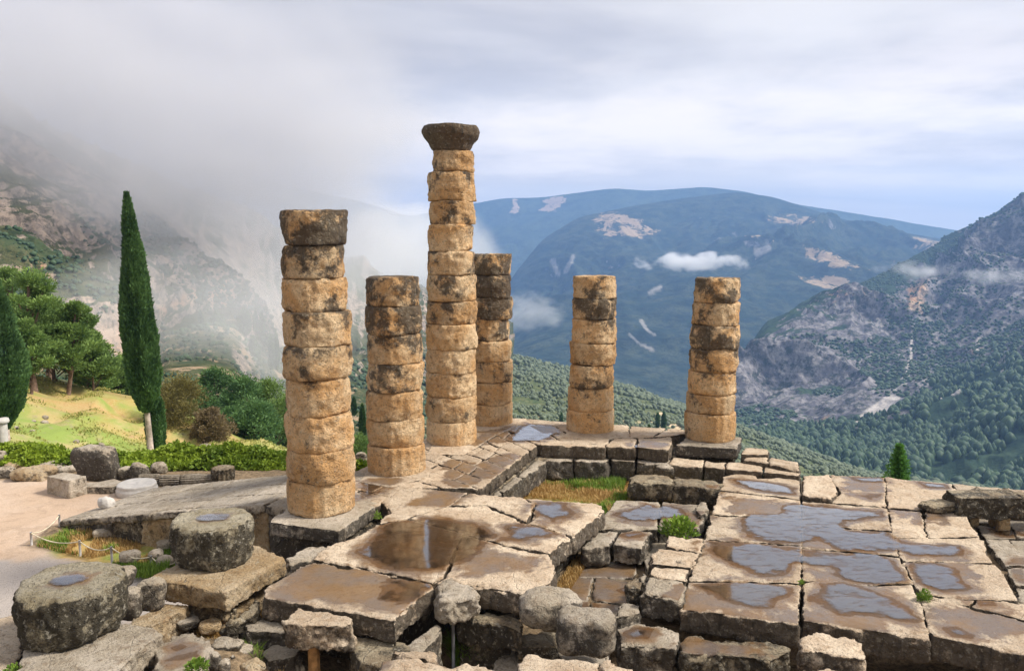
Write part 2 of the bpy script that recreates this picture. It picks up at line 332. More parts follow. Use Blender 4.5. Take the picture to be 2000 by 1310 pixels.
def sheet(name, curves, px0, px1, nu, nvs, mt, amp, fr, seed, rim=.12, ridged=.6, attrf=None, vstretch=.45, low=.35):
    us = np.linspace(px0, px1, nu); rows = []
    cs = []
    for c in curves:
        a = np.array(c, float); yy = np.interp(us, a[:, 0], a[:, 1]); dd = np.interp(us, a[:, 0], a[:, 2])
        k = np.ones(9) / 9; yy = np.convolve(np.pad(yy, 4, 'edge'), k, 'valid') if nu > 100 else yy
        cs.append(np.array([yp(u, y, d) for u, y, d in zip(us, yy, dd)]))
    ws = []
    for i in range(len(cs) - 1):
        n = nvs[i]
        for v in np.linspace(0, 1, n, endpoint=(i == len(cs) - 2)):
            rows.append(cs[i] * (1 - v) + cs[i + 1] * v); ws.append(i + v)
    V = np.concatenate(rows); w = np.repeat(ws, nu)
    Gd = V.reshape(len(rows), nu, 3); du = np.gradient(Gd, axis=1); dv = np.gradient(Gd, axis=0); N = np.cross(du, dv).reshape(-1, 3)
    N /= np.linalg.norm(N, axis=1)[:, None] + 1e-9; N *= np.sign(-N[:, 1] * .5 + N[:, 2] + 1e-9)[:, None]
    q = V * fr * [1, 1, vstretch]
    wq = q + np.stack([vn(q * 1.3, seed + 5), vn(q * 1.3, seed + 6), vn(q * 1.3, seed + 7)], -1) * .5
    n = 0; a = 1; tt = 0
    for o in range(6):
        b = vn(wq * 2 ** o + 11 * o, seed + o); b = (1 - 2 * np.abs(b)) * ridged + b * (1 - ridged); n = n + a * b; tt += a; a *= .52
    n = n / tt
    fall = rim + (1 - rim) * sst(np.abs(w - 1), 0, .45)
    fall = fall * (1 - (1 - low) * sst(w, 1.7, 2.4))
    V = V + N * (n * amp * fall)[:, None]
    at = attrf(V, w) if attrf else {}
    for k in ('warm', 'veg', 'bare', 'scree'): at.setdefault(k, np.zeros(len(V)))
    o = kind(mesh(name, V, grid_faces(nu, len(rows)), mt, attrs=at), 'structure'); o['_'] = 0; del o['_']
    return V, w, nu, len(rows)
def pxpoly(V, poly, soft, noise=0, seed=0, fr=.01):
    P = proj(V); return sst(sdist(P, poly) + fbm(V * fr, 4, seed) * noise, -soft, soft)
def pxline(V, pts, w):
    P = proj(V); d = np.full(len(P), 1e9); pts = np.array(pts, float)
    for a, b in zip(pts[:-1], pts[1:]):
        e = b[:2] - a[:2]; t = np.clip(((P - a[:2]) @ e) / (e @ e), 0, 1); q = P - a[:2] - t[:, None] * e
        d = np.minimum(d, np.hypot(q[:, 0], q[:, 1]) / (a[2] + (b[2] - a[2]) * t))
    return 1 - sst(d, .7 * w, 1.2 * w)

M_back = hill_mat('far_range', (.20, .21, .22), (.30, .28, .27), (.05, .075, .045), (.09, .11, .06), (.48, .36, .26), .0009, .45, .8)
M_mid = hill_mat('scrub_mountain', (.17, .17, .19), (.32, .30, .29), (.022, .042, .038), (.085, .10, .065), (.42, .31, .20), .0016, .30, 1.0)
M_right = hill_mat('rocky_mountain', (.11, .105, .12), (.30, .28, .28), (.028, .052, .034), (.055, .085, .045), (.46, .30, .22), .004, -.12, 1.2)
M_left = hill_mat('cliff_mountain', (.24, .20, .17), (.46, .36, .28), (.05, .075, .035), (.13, .12, .06), (.34, .25, .16), .011, .02, 1.2)
M_low = hill_mat('olive_slope', (.38, .31, .20), (.50, .40, .26), (.07, .10, .045), (.20, .20, .10), (.60, .47, .30), .02, .22, .5)
M_val = hill_mat('valley', (.30, .28, .22), (.38, .34, .25), (.05, .085, .04), (.12, .15, .08), (.52, .42, .32), .003, .5, .5)

# far range, blue with distance
sheet('far_hills', [[(400, 560, 9800), (2300, 560, 9800)],
    [(400, 330, 8600), (600, 372, 8200), (700, 392, 8000), (800, 424, 8000), (850, 414, 7800), (975, 388, 7600), (1060, 386, 7500), (1195, 368, 7200), (1270, 373, 7200), (1380, 365, 7000), (1440, 372, 6800), (1560, 400, 6800), (2300, 520, 6800)],
    [(400, 600, 5600), (1000, 600, 5600), (2300, 600, 5600)]], 400, 2300, 420, [6, 90], M_back, 190, .0011, 4, rim=.06,
    attrf=lambda V, w: dict(bare=.9 * np.maximum(pxpoly(V, [(1050, 412), (1075, 385), (1110, 384), (1085, 415)], 5, 6, 3), pxpoly(V, [(995, 415), (1003, 388), (1014, 390), (1015, 413)], 3, 3, 3))))
def mid_attr(V, w):
    b = np.maximum.reduce([pxpoly(V, q, 12, 14, 5, .003) for q in ([(1140, 425), (1200, 408), (1240, 425), (1300, 450), (1250, 475), (1180, 460)], [(1500, 425), (1540, 418), (1620, 432), (1560, 440)],
        [(1560, 475), (1620, 490), (1700, 520), (1740, 515), (1700, 490), (1760, 505), (1740, 530), (1640, 530), (1580, 500)], [(1780, 460), (1850, 465), (1830, 490), (1790, 480)], [(1560, 540), (1660, 535), (1680, 570), (1600, 575)], [(1465, 455), (1520, 460), (1500, 475)])])
    s = np.maximum.reduce([pxline(V, q, 1) for q in ([(1253, 627, 4), (1262, 642, 3), (1280, 655, 2)], [(1228, 652, 2), (1250, 672, 2), (1275, 683, 4)], [(1480, 492, 9), (1500, 485, 7)], [(1270, 572, 5), (1290, 560, 4)], [(1120, 500, 4), (1105, 530, 5)], [(1080, 510, 6), (1090, 535, 5)])])
    return dict(bare=b * .78, scree=s * .6, veg=.2 * sst(w, 1.5, 2.2))
Vm = sheet('middle_mountain', [[(820, 760, 6000), (1440, 600, 6200), (2300, 640, 6000)],
    [(820, 720, 4200), (920, 672, 4300), (960, 610, 4400), (1000, 540, 4500), (1060, 467, 4700), (1130, 424, 4900), (1250, 400, 5100), (1330, 388, 5200), (1440, 375, 5200), (1510, 385, 5200), (1640, 427, 4900), (1750, 452, 4700), (1850, 469, 4600), (2000, 500, 4500), (2300, 560, 4500)],
    [(820, 735, 3300), (960, 690, 3300), (1060, 610, 3500), (1200, 560, 3600), (1400, 520, 3600), (1700, 560, 3300), (2300, 640, 3000)],
    [(820, 760, 2400), (1000, 720, 2300), (1200, 770, 2100), (1450, 830, 2000), (2300, 900, 2000)]], 820, 2300, 420, [6, 110, 110], M_mid, 205, .0013, 31, rim=.012, ridged=.8, attrf=mid_attr)
def right_attr(V, w):
    sc = np.maximum.reduce([pxline(V, q, 1) for q in ([(1782, 625, 2), (1780, 690, 3), (1772, 735, 5), (1752, 762, 13), (1730, 785, 9), (1700, 808, 12), (1672, 828, 8), (1640, 836, 3)],
        [(1752, 770, 9), (1738, 800, 9), (1716, 818, 10)], [(1812, 745, 7), (1800, 765, 6)], [(1850, 758, 3), (1835, 775, 4)], [(1870, 762, 6), (1856, 768, 3)], [(1912, 660, 4), (1908, 695, 6)], [(1968, 700, 4), (1955, 735, 4)])])
    wm = np.maximum.reduce([pxpoly(V, q, 5, 8, 2, .02) for q in ([(1592, 820), (1620, 808), (1612, 838), (1596, 840)], [(1780, 560), (1810, 545), (1800, 610), (1775, 600)], [(1900, 680), (1915, 670), (1912, 700)])])
    forest = .75 * pxpoly(V, [(1400, 862), (1500, 850), (1600, 850), (1690, 838), (1780, 800), (1850, 740), (2010, 690), (2400, 640), (2400, 1300), (1400, 1300)], 22, 30, 6, .008)
    crest = .4 * (1 - sst(w, 1.0, 1.35))
    bare = .45 * pxpoly(V, [(1560, 555), (1680, 560), (1760, 580), (1700, 600), (1600, 590)], 14, 12, 8, .01)
    return dict(scree=sc, warm=wm, veg=forest + crest - .35 * (1 - forest) * sst(w, 1.3, 1.6), bare=bare * (1 - forest))
Vr = sheet('right_mountain', [[(1380, 900, 2600), (1845, 700, 3400), (2400, 500, 3400)],
    [(1380, 870, 1500), (1430, 800, 1520), (1440, 770, 1540), (1452, 695, 1600), (1500, 634, 1700), (1600, 575, 1850), (1690, 550, 2000), (1760, 513, 2150), (1845, 467, 2300), (1900, 441, 2300), (1950, 415, 2250), (2000, 380, 2200), (2100, 330, 2150), (2400, 230, 2100)],
    [(1380, 875, 1400), (1440, 830, 1350), (1560, 740, 1420), (1700, 690, 1550), (1850, 640, 1650), (2000, 580, 1600), (2400, 480, 1500)],
    [(1380, 885, 1250), (1440, 856, 1200), (1600, 856, 1150), (1700, 840, 1120), (1850, 790, 1100), (2000, 740, 1050), (2400, 690, 1000)],
    [(1380, 940, 700), (1600, 950, 650), (2000, 1010, 600), (2400, 1040, 600)]], 1380, 2400, 560, [8, 170, 170, 110], M_right, 105, .0045, 52, rim=.12, ridged=.85, attrf=right_attr, vstretch=.28)
kind(bpy.data.objects['far_hills'], 'structure')
Vv = sheet('valley_floor', [[(500, 660, 4200), (2400, 700, 4200)], [(500, 690, 2400), (1000, 700, 2400), (1200, 765, 2200), (1450, 835, 2000), (2400, 900, 2000)],
    [(500, 740, 1500), (1000, 740, 1500), (1250, 810, 1300), (1450, 868, 1200), (2400, 950, 1000)], [(500, 860, 600), (1000, 860, 600), (1500, 940, 520), (2400, 1080, 480)]], 500, 2400, 260, [8, 60, 60], M_val, 16, .006, 73, rim=.3)
Vl = sheet('near_slope', [[(300, 900, 1900), (1000, 900, 1900), (2300, 1100, 1700)],
    [(300, 690, 1500), (640, 672, 1400), (740, 672, 1350), (830, 676, 1300), (920, 672, 1250), (1000, 692, 1200), (1100, 716, 1100), (1200, 748, 1020), (1300, 780, 950), (1400, 816, 880), (1500, 852, 820), (1600, 890, 760), (1680, 922, 700), (1800, 965, 650), (2300, 1120, 600)],
    [(300, 800, 480), (700, 800, 480), (1000, 800, 460), (1300, 880, 400), (1700, 990, 360), (2300, 1180, 330)],
    [(300, 960, 105), (1000, 1000, 105), (1700, 1100, 100), (2300, 1300, 100)]], 300, 2300, 380, [6, 110, 60], M_low, 16, .012, 91, rim=.2, ridged=.3,
    attrf=lambda V, w: dict(bare=np.maximum(.8 * pxpoly(V, [(690, 730), (830, 740), (830, 870), (680, 870)], 12, 15, 3, .03), .9 * pxline(V, [(1290, 812, 8), (1330, 835, 10), (1345, 850, 12)], 1) + .5 * pxpoly(V, [(1200, 815), (1350, 815), (1380, 870), (1200, 870)], 8, 8, 3, .03))))
def left_attr(V, w):
    wm = np.maximum.reduce([pxpoly(V, q, 8, 16, 2, .05) for q in ([(305, 600), (330, 575), (400, 560), (440, 545), (462, 585), (450, 610), (380, 605), (320, 625)], [(230, 630), (255, 600), (260, 700), (225, 690)], [(0, 470), (60, 480), (120, 560), (30, 520)], [(160, 620), (240, 640), (245, 700), (190, 690)])])
    return dict(warm=wm, bare=.5 * sst(w, 1.85, 2.1), veg=-.25 * (1 - sst(w, 1.6, 2.0)) + .12 * sst(w, 2.0, 2.2))
Vf = sheet('cliff_mountain', [[(-400, 60, 900), (1000, 640, 1200)],
    [(-400, -40, 560), (0, 190, 470), (150, 300, 450), (260, 390, 430), (330, 450, 425), (400, 520, 420), (440, 552, 420), (462, 590, 425), (500, 640, 450), (560, 676, 520), (650, 690, 640), (760, 690, 800), (1000, 720, 900)],
    [(-400, 600, 250), (0, 640, 255), (150, 700, 255), (260, 735, 265), (320, 640, 320), (400, 615, 355), (460, 618, 385), (500, 690, 380), (560, 735, 400), (650, 760, 450), (760, 770, 500), (1000, 790, 600)],
    [(-400, 840, 105), (0, 840, 105), (300, 860, 112), (560, 880, 130), (760, 900, 180), (1000, 930, 260)]], -400, 1000, 460, [6, 200, 110], M_left, 24, .016, 14, rim=.18, ridged=.75, attrf=left_attr, vstretch=.5, low=.15)

# trees too many to count on the slopes
def scatter(name, sh, n, hr, mt, seed, mask, cone=.4, aspect=(.45, .6), near=None):
    V, w, nu, nv = sh; rg = np.random.default_rng(seed); i = rg.integers(0, nv - 1, n * 4); j = rg.integers(0, nu - 1, n * 4)
    a = rg.random((n * 4, 1)); b = rg.random((n * 4, 1)); g = V.reshape(nv, nu, 3)
    P = (g[i, j] * (1 - a) + g[i + 1, j] * a) * (1 - b) + (g[i, j + 1] * (1 - a) + g[i + 1, j + 1] * a) * b
    k = mask(P, proj(P), rg); P = P[k][:n]; n = len(P)
    h = hr[0] + (hr[1] - hr[0]) * rg.random(n) ** 1.5; h = h * (np.clip(P[:, 1] / near, .3, 1) if near else 1); r = h * (aspect[0] + (aspect[1] - aspect[0]) * rg.random(n)); cn = rg.random(n) < cone
    th = np.arange(6) / 6 * 6.283; T = []
    rings = [(-.1, .55, .4), (.35, 1.0, .75), (.75, .72, .4)]
    for zf, rf, rc in rings:
        rr = np.where(cn, rc * .8, rf)[:, None] * r[:, None] * (.75 + .5 * rg.random((n, 6)))
        ang = th[None] + rg.random((n, 1))
        T.append(np.stack([P[:, :1] + rr * np.cos(ang), P[:, 1:2] + rr * np.sin(ang), P[:, 2:] + (h * zf)[:, None] + 0 * ang], -1))
    top = np.stack([P[:, 0], P[:, 1], P[:, 2] + h], -1)[:, None]
    VV = np.concatenate(T + [top], 1).reshape(-1, 3); fs = []
    for q in range(6):
        q2 = (q + 1) % 6
        for u in (0, 6): fs += [(u + q, u + q2, u + q2 + 6), (u + q, u + q2 + 6, u + q + 6)]
        fs.append((12 + q, 12 + q2, 18))
    Fc = (np.array(fs)[None] + (np.arange(n) * 19)[:, None, None]).reshape(-1, 3)
    kind(mesh(name, VV, Fc, mt, smooth=False, attrs=dict(tint=np.repeat(rg.random(n), 19))), 'stuff')
M_ftree = leaf_mat('distant_tree', (.020, .048, .032), (.075, .12, .05), 0)
M_folive = leaf_mat('distant_olive', (.06, .085, .045), (.17, .20, .12), 0)
fp = [(1400, 880), (1500, 860), (1600, 858), (1690, 848), (1780, 815), (1850, 760), (2010, 700), (2400, 650), (2400, 1300), (1400, 1300)]
scatter('forest', Vr, 20000, (4, 14), M_ftree, 1, lambda P, q, g: (sdist(q, fp) + 40 * (g.random(len(P)) - .3) > 0) & (q[:, 1] < 990) & (fbm(P * .012, 3, 15) + .8 * g.random(len(P)) > -.05), .7)
scatter('mountain_scrub', Vr, 9000, (2.5, 5), M_ftree, 7, lambda P, q, g: (sdist(q, fp) < 0) & (fbm(P * .006, 3, 9) > .02), 0, (.7, 1))
scatter('olive_grove', Vl, 20000, (2.0, 5.5), M_folive, 2, lambda P, q, g: (q[:, 1] < 960) & (q[:, 0] > 600) & (fbm(P * .02, 3, 5) > -.35 + .5 * (g.random(len(P)) - .6)), .1, (.45, .8), 900)
scatter('valley_trees', Vv, 14000, (4, 8), M_folive, 3, lambda P, q, g: (q[:, 1] < 960) & (q[:, 0] > 900) & (fbm(P * .004, 3, 5) > -.3), .2, (.6, .9))
scatter('hillside_scrub', Vf, 8000, (.4, 3.0), M_ftree, 4, lambda P, q, g: (q[:, 0] < 900) & (P[:, 1] > 150) & (q[:, 1] > 420) & (fbm(P * .03, 3, 5) > .05), .15, (.6, .9), 520)

# ------------------------------------------------------------------ air and low cloud
def volbox(name, lo, hi, mt):
    x0, y0, z0 = lo; x1, y1, z1 = hi
    V = [(x, y, z) for z in (z0, z1) for y in (y0, y1) for x in (x0, x1)]
    Fc = [(0, 2, 3, 1), (4, 5, 7, 6), (0, 1, 5, 4), (2, 6, 7, 3), (0, 4, 6, 2), (1, 3, 7, 5)]
    return kind(mesh(name, V, Fc, mt, smooth=False), 'stuff')
m, t = mat('haze_air')
pv = t.n.new('ShaderNodeVolumePrincipled'); pv.inputs['Color'].default_value = (.32, .55, .98, 1); pv.inputs['Density'].default_value = .000135
pv.inputs['Anisotropy'].default_value = .2
t.out(None, pv.outputs[0])
volbox('haze', (-7000, -300, -2200), (13000, 10000, 600), m)
def cloud_obj(name, c, r, dens, nscale, seed, thr=.45, label=None, soft=.5, rot=0, step=1.0, tint_=(1, 1, 1, 1)):
    """ellipsoid of cloud whose density breaks into wisps"""
    m, t = mat(name + '_vapour')
    tc = t.n.new('ShaderNodeTexCoord').outputs['Object']
    q = t.scale(tc, (1 / r[0], 1 / r[1], 1 / r[2]))
    ln = t.n.new('ShaderNodeVectorMath'); ln.operation = 'LENGTH'; t.l.new(q, ln.inputs[0])
    n = t.noise(t.scale(tc, (nscale, nscale, nscale * 1.4), (seed, seed * 1.7, 0)), 1.0, 4, .55, .2)
    e = t.math('ADD', t.math('SUBTRACT', 1.0, ln.outputs['Value']), t.math('MULTIPLY', t.math('SUBTRACT', n, thr), 2.6))
    d = t.math('MULTIPLY', t.ramp(e, .12, .12 + soft), t.ramp(ln.outputs['Value'], .75, 1.0, 1, 0))
    pv = t.n.new('ShaderNodeVolumePrincipled'); pv.inputs['Color'].default_value = tint_
    t.l.new(t.math('MULTIPLY', d, dens), pv.inputs['Density']); pv.inputs['Anisotropy'].default_value = .0
    t.out(None, pv.outputs[0])
    try: m.cycles.volume_step_rate = step
    except Exception: pass
    bm = bmesh.new(); bmesh.ops.create_icosphere(bm, subdivisions=3, radius=1)
    me = bpy.data.meshes.new(name)
    for v in bm.verts: v.co = Vector((v.co.x * r[0], v.co.y * r[1], v.co.z * r[2]))
    bm.to_mesh(me); bm.free(); me.materials.append(m)
    o = bpy.data.objects.new(name, me); C.objects.link(o); o.location = c; o.rotation_euler = (0, 0, rot)
    kind(o, 'stuff'); return o
CLOUDS = True
if CLOUDS:
    P = yp(1350, 512, 2600); cloud_obj('cloud', P, (225, 130, 46), .034, .015, 3.3, .60, soft=.5)
    P = yp(1790, 528, 1500); cloud_obj('cloud', P, (95, 60, 24), .014, .03, 9.3, .55, soft=.8)
    P = yp(1950, 540, 1450); cloud_obj('cloud', P, (100, 60, 20), .011, .03, 4.3, .54, soft=.8)
    P = yp(1035, 610, 1700); cloud_obj('cloud', P, (85, 60, 50), .008, .02, 5.1, .48)
    P = yp(800, 500, 1200); cloud_obj('cloud', P, (150, 150, 90), .008, .012, 2.1, .44)
    P = yp(150, 190, 390); cloud_obj('cloud_bank', P, (190, 130, 80), .016, .013, 1.7, .38, soft=1.0, step=1.5, tint_=(.80, .80, .825, 1))
    P = yp(470, 370, 370); cloud_obj('cloud_bank', P, (88, 100, 66), .014, .018, 5.7, .40, soft=1.0, step=1.5, tint_=(.80, .80, .825, 1))
    P = yp(430, 650, 240); cloud_obj('cloud', P, (66, 45, 30), .014, .022, 6.7, .42, soft=.9)
    P = yp(640, 500, 420); cloud_obj('cloud', P, (70, 70, 44), .010, .022, 8.7, .42, soft=.9)
# ------------------------------------------------------------------ water on the stones
PUD = []      # (z, world polygon, noise amp, has water, seed)
def pud(pts, z, water=True, amp=.22): PUD.append((z, [tuple(gp(*q, z)[:2]) for q in pts], amp, water, len(PUD)))
def pmask(P, pd, extra=True):
    z, poly, amp, wt, sd_ = pd; return sdist(P, poly) + fbm(np.c_[P[:, :2] * 1.6, np.full(len(P), sd_ * 3.7)], 6, 40, .62) * amp * 1.5
Z0, ZR, ZL, ZF = 0.0, -.6, -.62, -1.2
pud([(700, 1080), (735, 1035), (765, 1018), (850, 1008), (955, 1025), (965, 1050), (945, 1078), (880, 1115), (760, 1118)], Z0, True, .12)
pud([(540, 1160), (575, 1122), (612, 1102), (700, 1110), (800, 1125), (838, 1146), (780, 1185), (640, 1176)], Z0, False)
pud([(760, 1130), (820, 1120), (850, 1140), (800, 1178), (740, 1168)], Z0, True, .3)
pud([(1040, 980), (1105, 983), (1125, 1003), (1080, 1018), (1030, 1000)], Z0, True, .12)
pud([(985, 1030), (1060, 1022), (1095, 1042), (1010, 1058), (960, 1062)], Z0, True, .2)
pud([(950, 1080), (1050, 1085), (1040, 1105), (900, 1125)], Z0, False, .3)
pud([(800, 985), (860, 958), (905, 965), (870, 985)], Z0, False, .2)
pud([(700, 975), (705, 940), (770, 938), (745, 965)], Z0, True, .1)
pud([(985, 862), (1005, 838), (1030, 826), (1080, 832), (1092, 846), (1060, 862)], Z0, True, .12)
pud([(925, 868), (940, 845), (1000, 838), (990, 862)], Z0, False, .3)
pud([(870, 905), (960, 900), (1000, 888), (990, 920), (900, 945)], Z0, False, .5)
pud([(1230, 869), (1260, 863), (1300, 868), (1280, 876), (1235, 875)], Z0, True, .05)
pud([(1420, 935), (1470, 937), (1562, 953), (1558, 968), (1500, 962), (1440, 945)], ZR, True, .12)
pud([(1440, 1012), (1470, 1005), (1519, 1002), (1530, 984), (1565, 982), (1630, 990), (1727, 997), (1725, 1010), (1650, 1018), (1655, 1034), (1737, 1036), (1755, 1057), (1870, 1066), (1878, 1088), (1780, 1089), (1758, 1075), (1640, 1075), (1598, 1052), (1565, 1060), (1505, 1060), (1463, 1045), (1438, 1028)], ZR, True, .16)
pud([(1390, 1064), (1400, 1058), (1505, 1060), (1575, 1078), (1715, 1078), (1762, 1096), (1776, 1137), (1740, 1145), (1702, 1142), (1645, 1130), (1610, 1108), (1568, 1103), (1530, 1120), (1488, 1124), (1440, 1110), (1400, 1096), (1378, 1080)], ZR, True, .16)
pud([(1769, 1096), (1820, 1092), (1867, 1110), (1884, 1138), (1900, 1148), (1884, 1155), (1835, 1155), (1797, 1141), (1775, 1120)], ZR, True, .12)
pud([(1350, 1140), (1470, 1132), (1547, 1148), (1554, 1160), (1510, 1190), (1470, 1192), (1400, 1172)], ZR, True, .14)
pud([(1603, 1141), (1650, 1138), (1705, 1148), (1750, 1166), (1780, 1190), (1808, 1212), (1770, 1216), (1700, 1202), (1640, 1204), (1608, 1190), (1583, 1166)], ZR, True, .12)
pud([(1840, 1225), (1870, 1224), (1905, 1240), (1900, 1248), (1860, 1243)], ZR, True, .05)
pud([(1820, 1190), (1900, 1190), (1960, 1225), (1900, 1240)], ZR, False, .4)
pud([(1905, 1172), (1940, 1172), (1948, 1182), (1915, 1184)], ZR, True, .05)
pud([(1570, 955), (1615, 945), (1632, 955), (1610, 968)], ZR, True, .08)
pud([(1650, 930), (1725, 932), (1735, 942), (1680, 943)], ZR, True, .08)
pud([(1790, 940), (1850, 945), (1860, 955), (1810, 952)], ZR, True, .08)
pud([(1660, 965), (1720, 965), (1700, 975)], ZR, True, .08)
pud([(1195, 1005), (1260, 985), (1330, 990), (1345, 1010), (1290, 1020), (1230, 1018)], ZL, True, .25)
pud([(1205, 1045), (1250, 1036), (1262, 1044), (1230, 1052)], ZL, True, .08)
pud([(1100, 1190), (1110, 1110), (1250, 1100), (1240, 1190)], ZF, False, .6)
pud([(1130, 1185), (1150, 1175), (1178, 1180), (1165, 1192)], ZF, True, .1)
pud([(1195, 1150), (1235, 1145), (1230, 1165)], ZF, True, .1)
pud([(1215, 1236), (1240, 1222), (1290, 1224), (1270, 1250), (1225, 1248)], -1.0, True, .08)
pud([(1340, 1250), (1500, 1260), (1490, 1275), (1350, 1262)], -.95, False, .3)
pud([(690, 1295), (720, 1292), (745, 1302), (730, 1306)], -.2, False, .1)
pud([(1400, 960), (1500, 975), (1560, 1000), (1450, 1000)], ZR, False, .5)

rr_ = random.Random(12)
for i in range(16):
    x_, y_ = rr_.uniform(1340, 1980), rr_.uniform(945, 1230); w_ = rr_.uniform(25, 60) * (y_ - 700) / 350; pud([(x_ + w_ * math.cos(a) * rr_.uniform(.6, 1.2), y_ + w_ * .3 * math.sin(a)) for a in (0, .9, 1.8, 2.7, 3.6, 4.5, 5.4)], ZR, False, .5)
STONES = []
def stone(name, pts, z, th, mt=None, parent=None, label=None, cat='stone block', group=None, vox=None, amp=1.0, wear=1.0, gap=.012, world_pts=None, taper=0.0, weath=0.0, seed=None):
    """a block: its top outline lies on level z (number or one per corner), th thick"""
    W = [np.array(q, float) for q in world_pts] if world_pts is not None else [gp(x, y, (z if np.isscalar(z) else z[i])) for i, (x, y) in enumerate(pts)]
    W = np.array(W); c = W.mean(0)
    ar = .5 * sum(W[i, 0] * W[(i + 1) % len(W), 1] - W[(i + 1) % len(W), 0] * W[i, 1] for i in range(len(W)))
    if ar < 0: W = W[::-1]
    if gap:                             # draw every side in a little for the joint
        n = len(W); Wn = W.copy()
        for i in range(n):
            e1 = W[i] - W[i - 1]; e2 = W[(i + 1) % n] - W[i]
            n1 = np.array((-e1[1], e1[0])); n1 = n1 / (np.hypot(*n1) + 1e-9); n2 = np.array((-e2[1], e2[0])); n2 = n2 / (np.hypot(*n2) + 1e-9)
            b = n1 + n2; b = b / max(np.hypot(*b), .5); Wn[i, :2] += b * gap
        W = Wn
    n = len(W); ths = np.full(n, th) if np.isscalar(th) else np.array(th)
    Bt = W.copy(); Bt[:, 2] -= ths; Bt[:, :2] = c[:2] + (Bt[:, :2] - c[:2]) * (1 + taper)
    V = np.concatenate([W, Bt]); Fc = [tuple(range(n)), tuple(range(2 * n - 1, n - 1, -1))] + [(i + n, (i + 1) % n + n, (i + 1) % n, i) for i in range(n)]
    org = np.array((c[0], c[1], Bt[:, 2].mean()))
    o = mesh(name, V, Fc, mt or M_pave, parent, origin=org)
    if parent is None: tag(o, label, cat, group)
    elif label: o['label'] = label
    d = float(np.hypot(*c[:2])); vx = vox or min(.075, max(.028, d * .0022))
    m_ = o.modifiers.new('r', 'REMESH'); m_.mode = 'VOXEL'; m_.voxel_size = vx
    STONES.append((o, org, W, ths, amp, wear, weath, seed if seed is not None else len(STONES)))
    return o
def finish_stones():
    dg = bpy.context.evaluated_depsgraph_get()
    for o, org, W, ths, amp, wear, weath, seed in STONES:
        ev = o.evaluated_get(dg); me = bpy.data.meshes.new_from_object(ev, depsgraph=dg); n = len(me.vertices)
        v = np.empty(n * 3, 'f'); me.vertices.foreach_get('co', v); v = v.reshape(-1, 3).astype(float) + org
        nr = np.empty(n * 3, 'f'); me.vertices.foreach_get('normal', nr); nr = nr.reshape(-1, 3).astype(float)
        zt = W[:, 2].mean(); top = sst(nr[:, 2], .5, .9)
        s = v + seed * 3.1
        low = fbm(s * 1.1, 3, 1); mid = fbm(s * 4.2, 4, 2); hi = fbm(s * 13, 3, 3)
        de = np.abs(sdist(v, W)); dz = np.clip(zt - v[:, 2], 0, 9); flat = W[:, 2].max() - W[:, 2].min() < .01
        edge = np.exp(-de / .09) * (np.exp(-dz / .11) if flat else .35)
        chip = np.clip(fbm(s * 2.4, 4, 6) + .05, 0, 1) ** 1.2
        sidea = 1 - top
        disp = amp * (low * (.010 + .035 * sidea) + mid * (.006 + .040 * sidea) + hi * (.004 + .018 * sidea)) - edge * (wear * (.004 + .12 * chip))
        wet = np.zeros(n); sub = np.zeros(n)
        lo, hi_ = v.min(0) - .8, v.max(0) + .8
        for pd in PUD:
            pp = np.array(pd[1])
            if abs(pd[0] - zt) > .12 or pp[:, 0].max() < lo[0] or pp[:, 0].min() > hi_[0] or pp[:, 1].max() < lo[1] or pp[:, 1].min() > hi_[1]: continue
            mk = pmask(v, pd); wet = np.maximum(wet, sst(mk, -.42, .05) * top * sst(de, -.1, .22 if pd[3] else .1))
            if pd[3]: sub = np.maximum(sub, sst(mk, -.10, .06) * top)
        v = v + nr * disp[:, None] * (1 - sub)[:, None]; v[:, 2] -= .004 * sub
        me.vertices.foreach_set('co', (v - org).astype('f').ravel())
        for k, val in (('wet', wet), ('weath', np.full(n, weath))):
            a = me.attributes.new(k, 'FLOAT', 'POINT'); a.data.foreach_set('value', val.astype('f'))
        me.polygons.foreach_set('use_smooth', np.ones(len(me.polygons), bool)); me.update()
        old = o.data; o.modifiers.clear(); nm = old.name; o.data = me; bpy.data.meshes.remove(old); me.name = nm
def build_puddles():
    for pd in PUD:
        if not pd[3]: continue
        P = np.array(pd[1]); lo = P.min(0) - .3; hi = P.max(0) + .3; st = .035
        xs = np.arange(lo[0], hi[0], st); ys = np.arange(lo[1], hi[1], st); X, Y = np.meshgrid(xs, ys)
        M = (pmask(np.stack([X.ravel(), Y.ravel()], -1), pd) - .01).reshape(X.shape); nx = len(xs); ny = len(ys)
        V = []; Fc = []; idx = {}
        def vid(key, p):
            if key not in idx: idx[key] = len(V); V.append(p)
            return idx[key]
        ok = M > 0; cnt = ok[:-1, :-1].astype(int) + ok[1:, :-1] + ok[:-1, 1:] + ok[1:, 1:]
        for j, i in zip(*np.nonzero(cnt)):
            cs = [(j, i), (j, i + 1), (j + 1, i + 1), (j + 1, i)]; f = []
            for q in range(4):
                a, b = cs[q], cs[(q + 1) % 4]; ma, mb = M[a], M[b]
                if ma > 0: f.append(vid(a, (xs[a[1]], ys[a[0]], pd[0] + .006)))
                if (ma > 0) != (mb > 0):
                    t = ma / (ma - mb); k = (min(a, b), max(a, b)); f.append(vid(k, (xs[a[1]] + (xs[b[1]] - xs[a[1]]) * t, ys[a[0]] + (ys[b[0]] - ys[a[0]]) * t, pd[0] + .006)))
            if len(f) > 2: Fc.append(tuple(f))
        if Fc: kind(mesh('puddle', V, Fc, M_water, attrs=dict(depth=sst(pmask(np.array(V), pd), 0, .42))), 'structure')

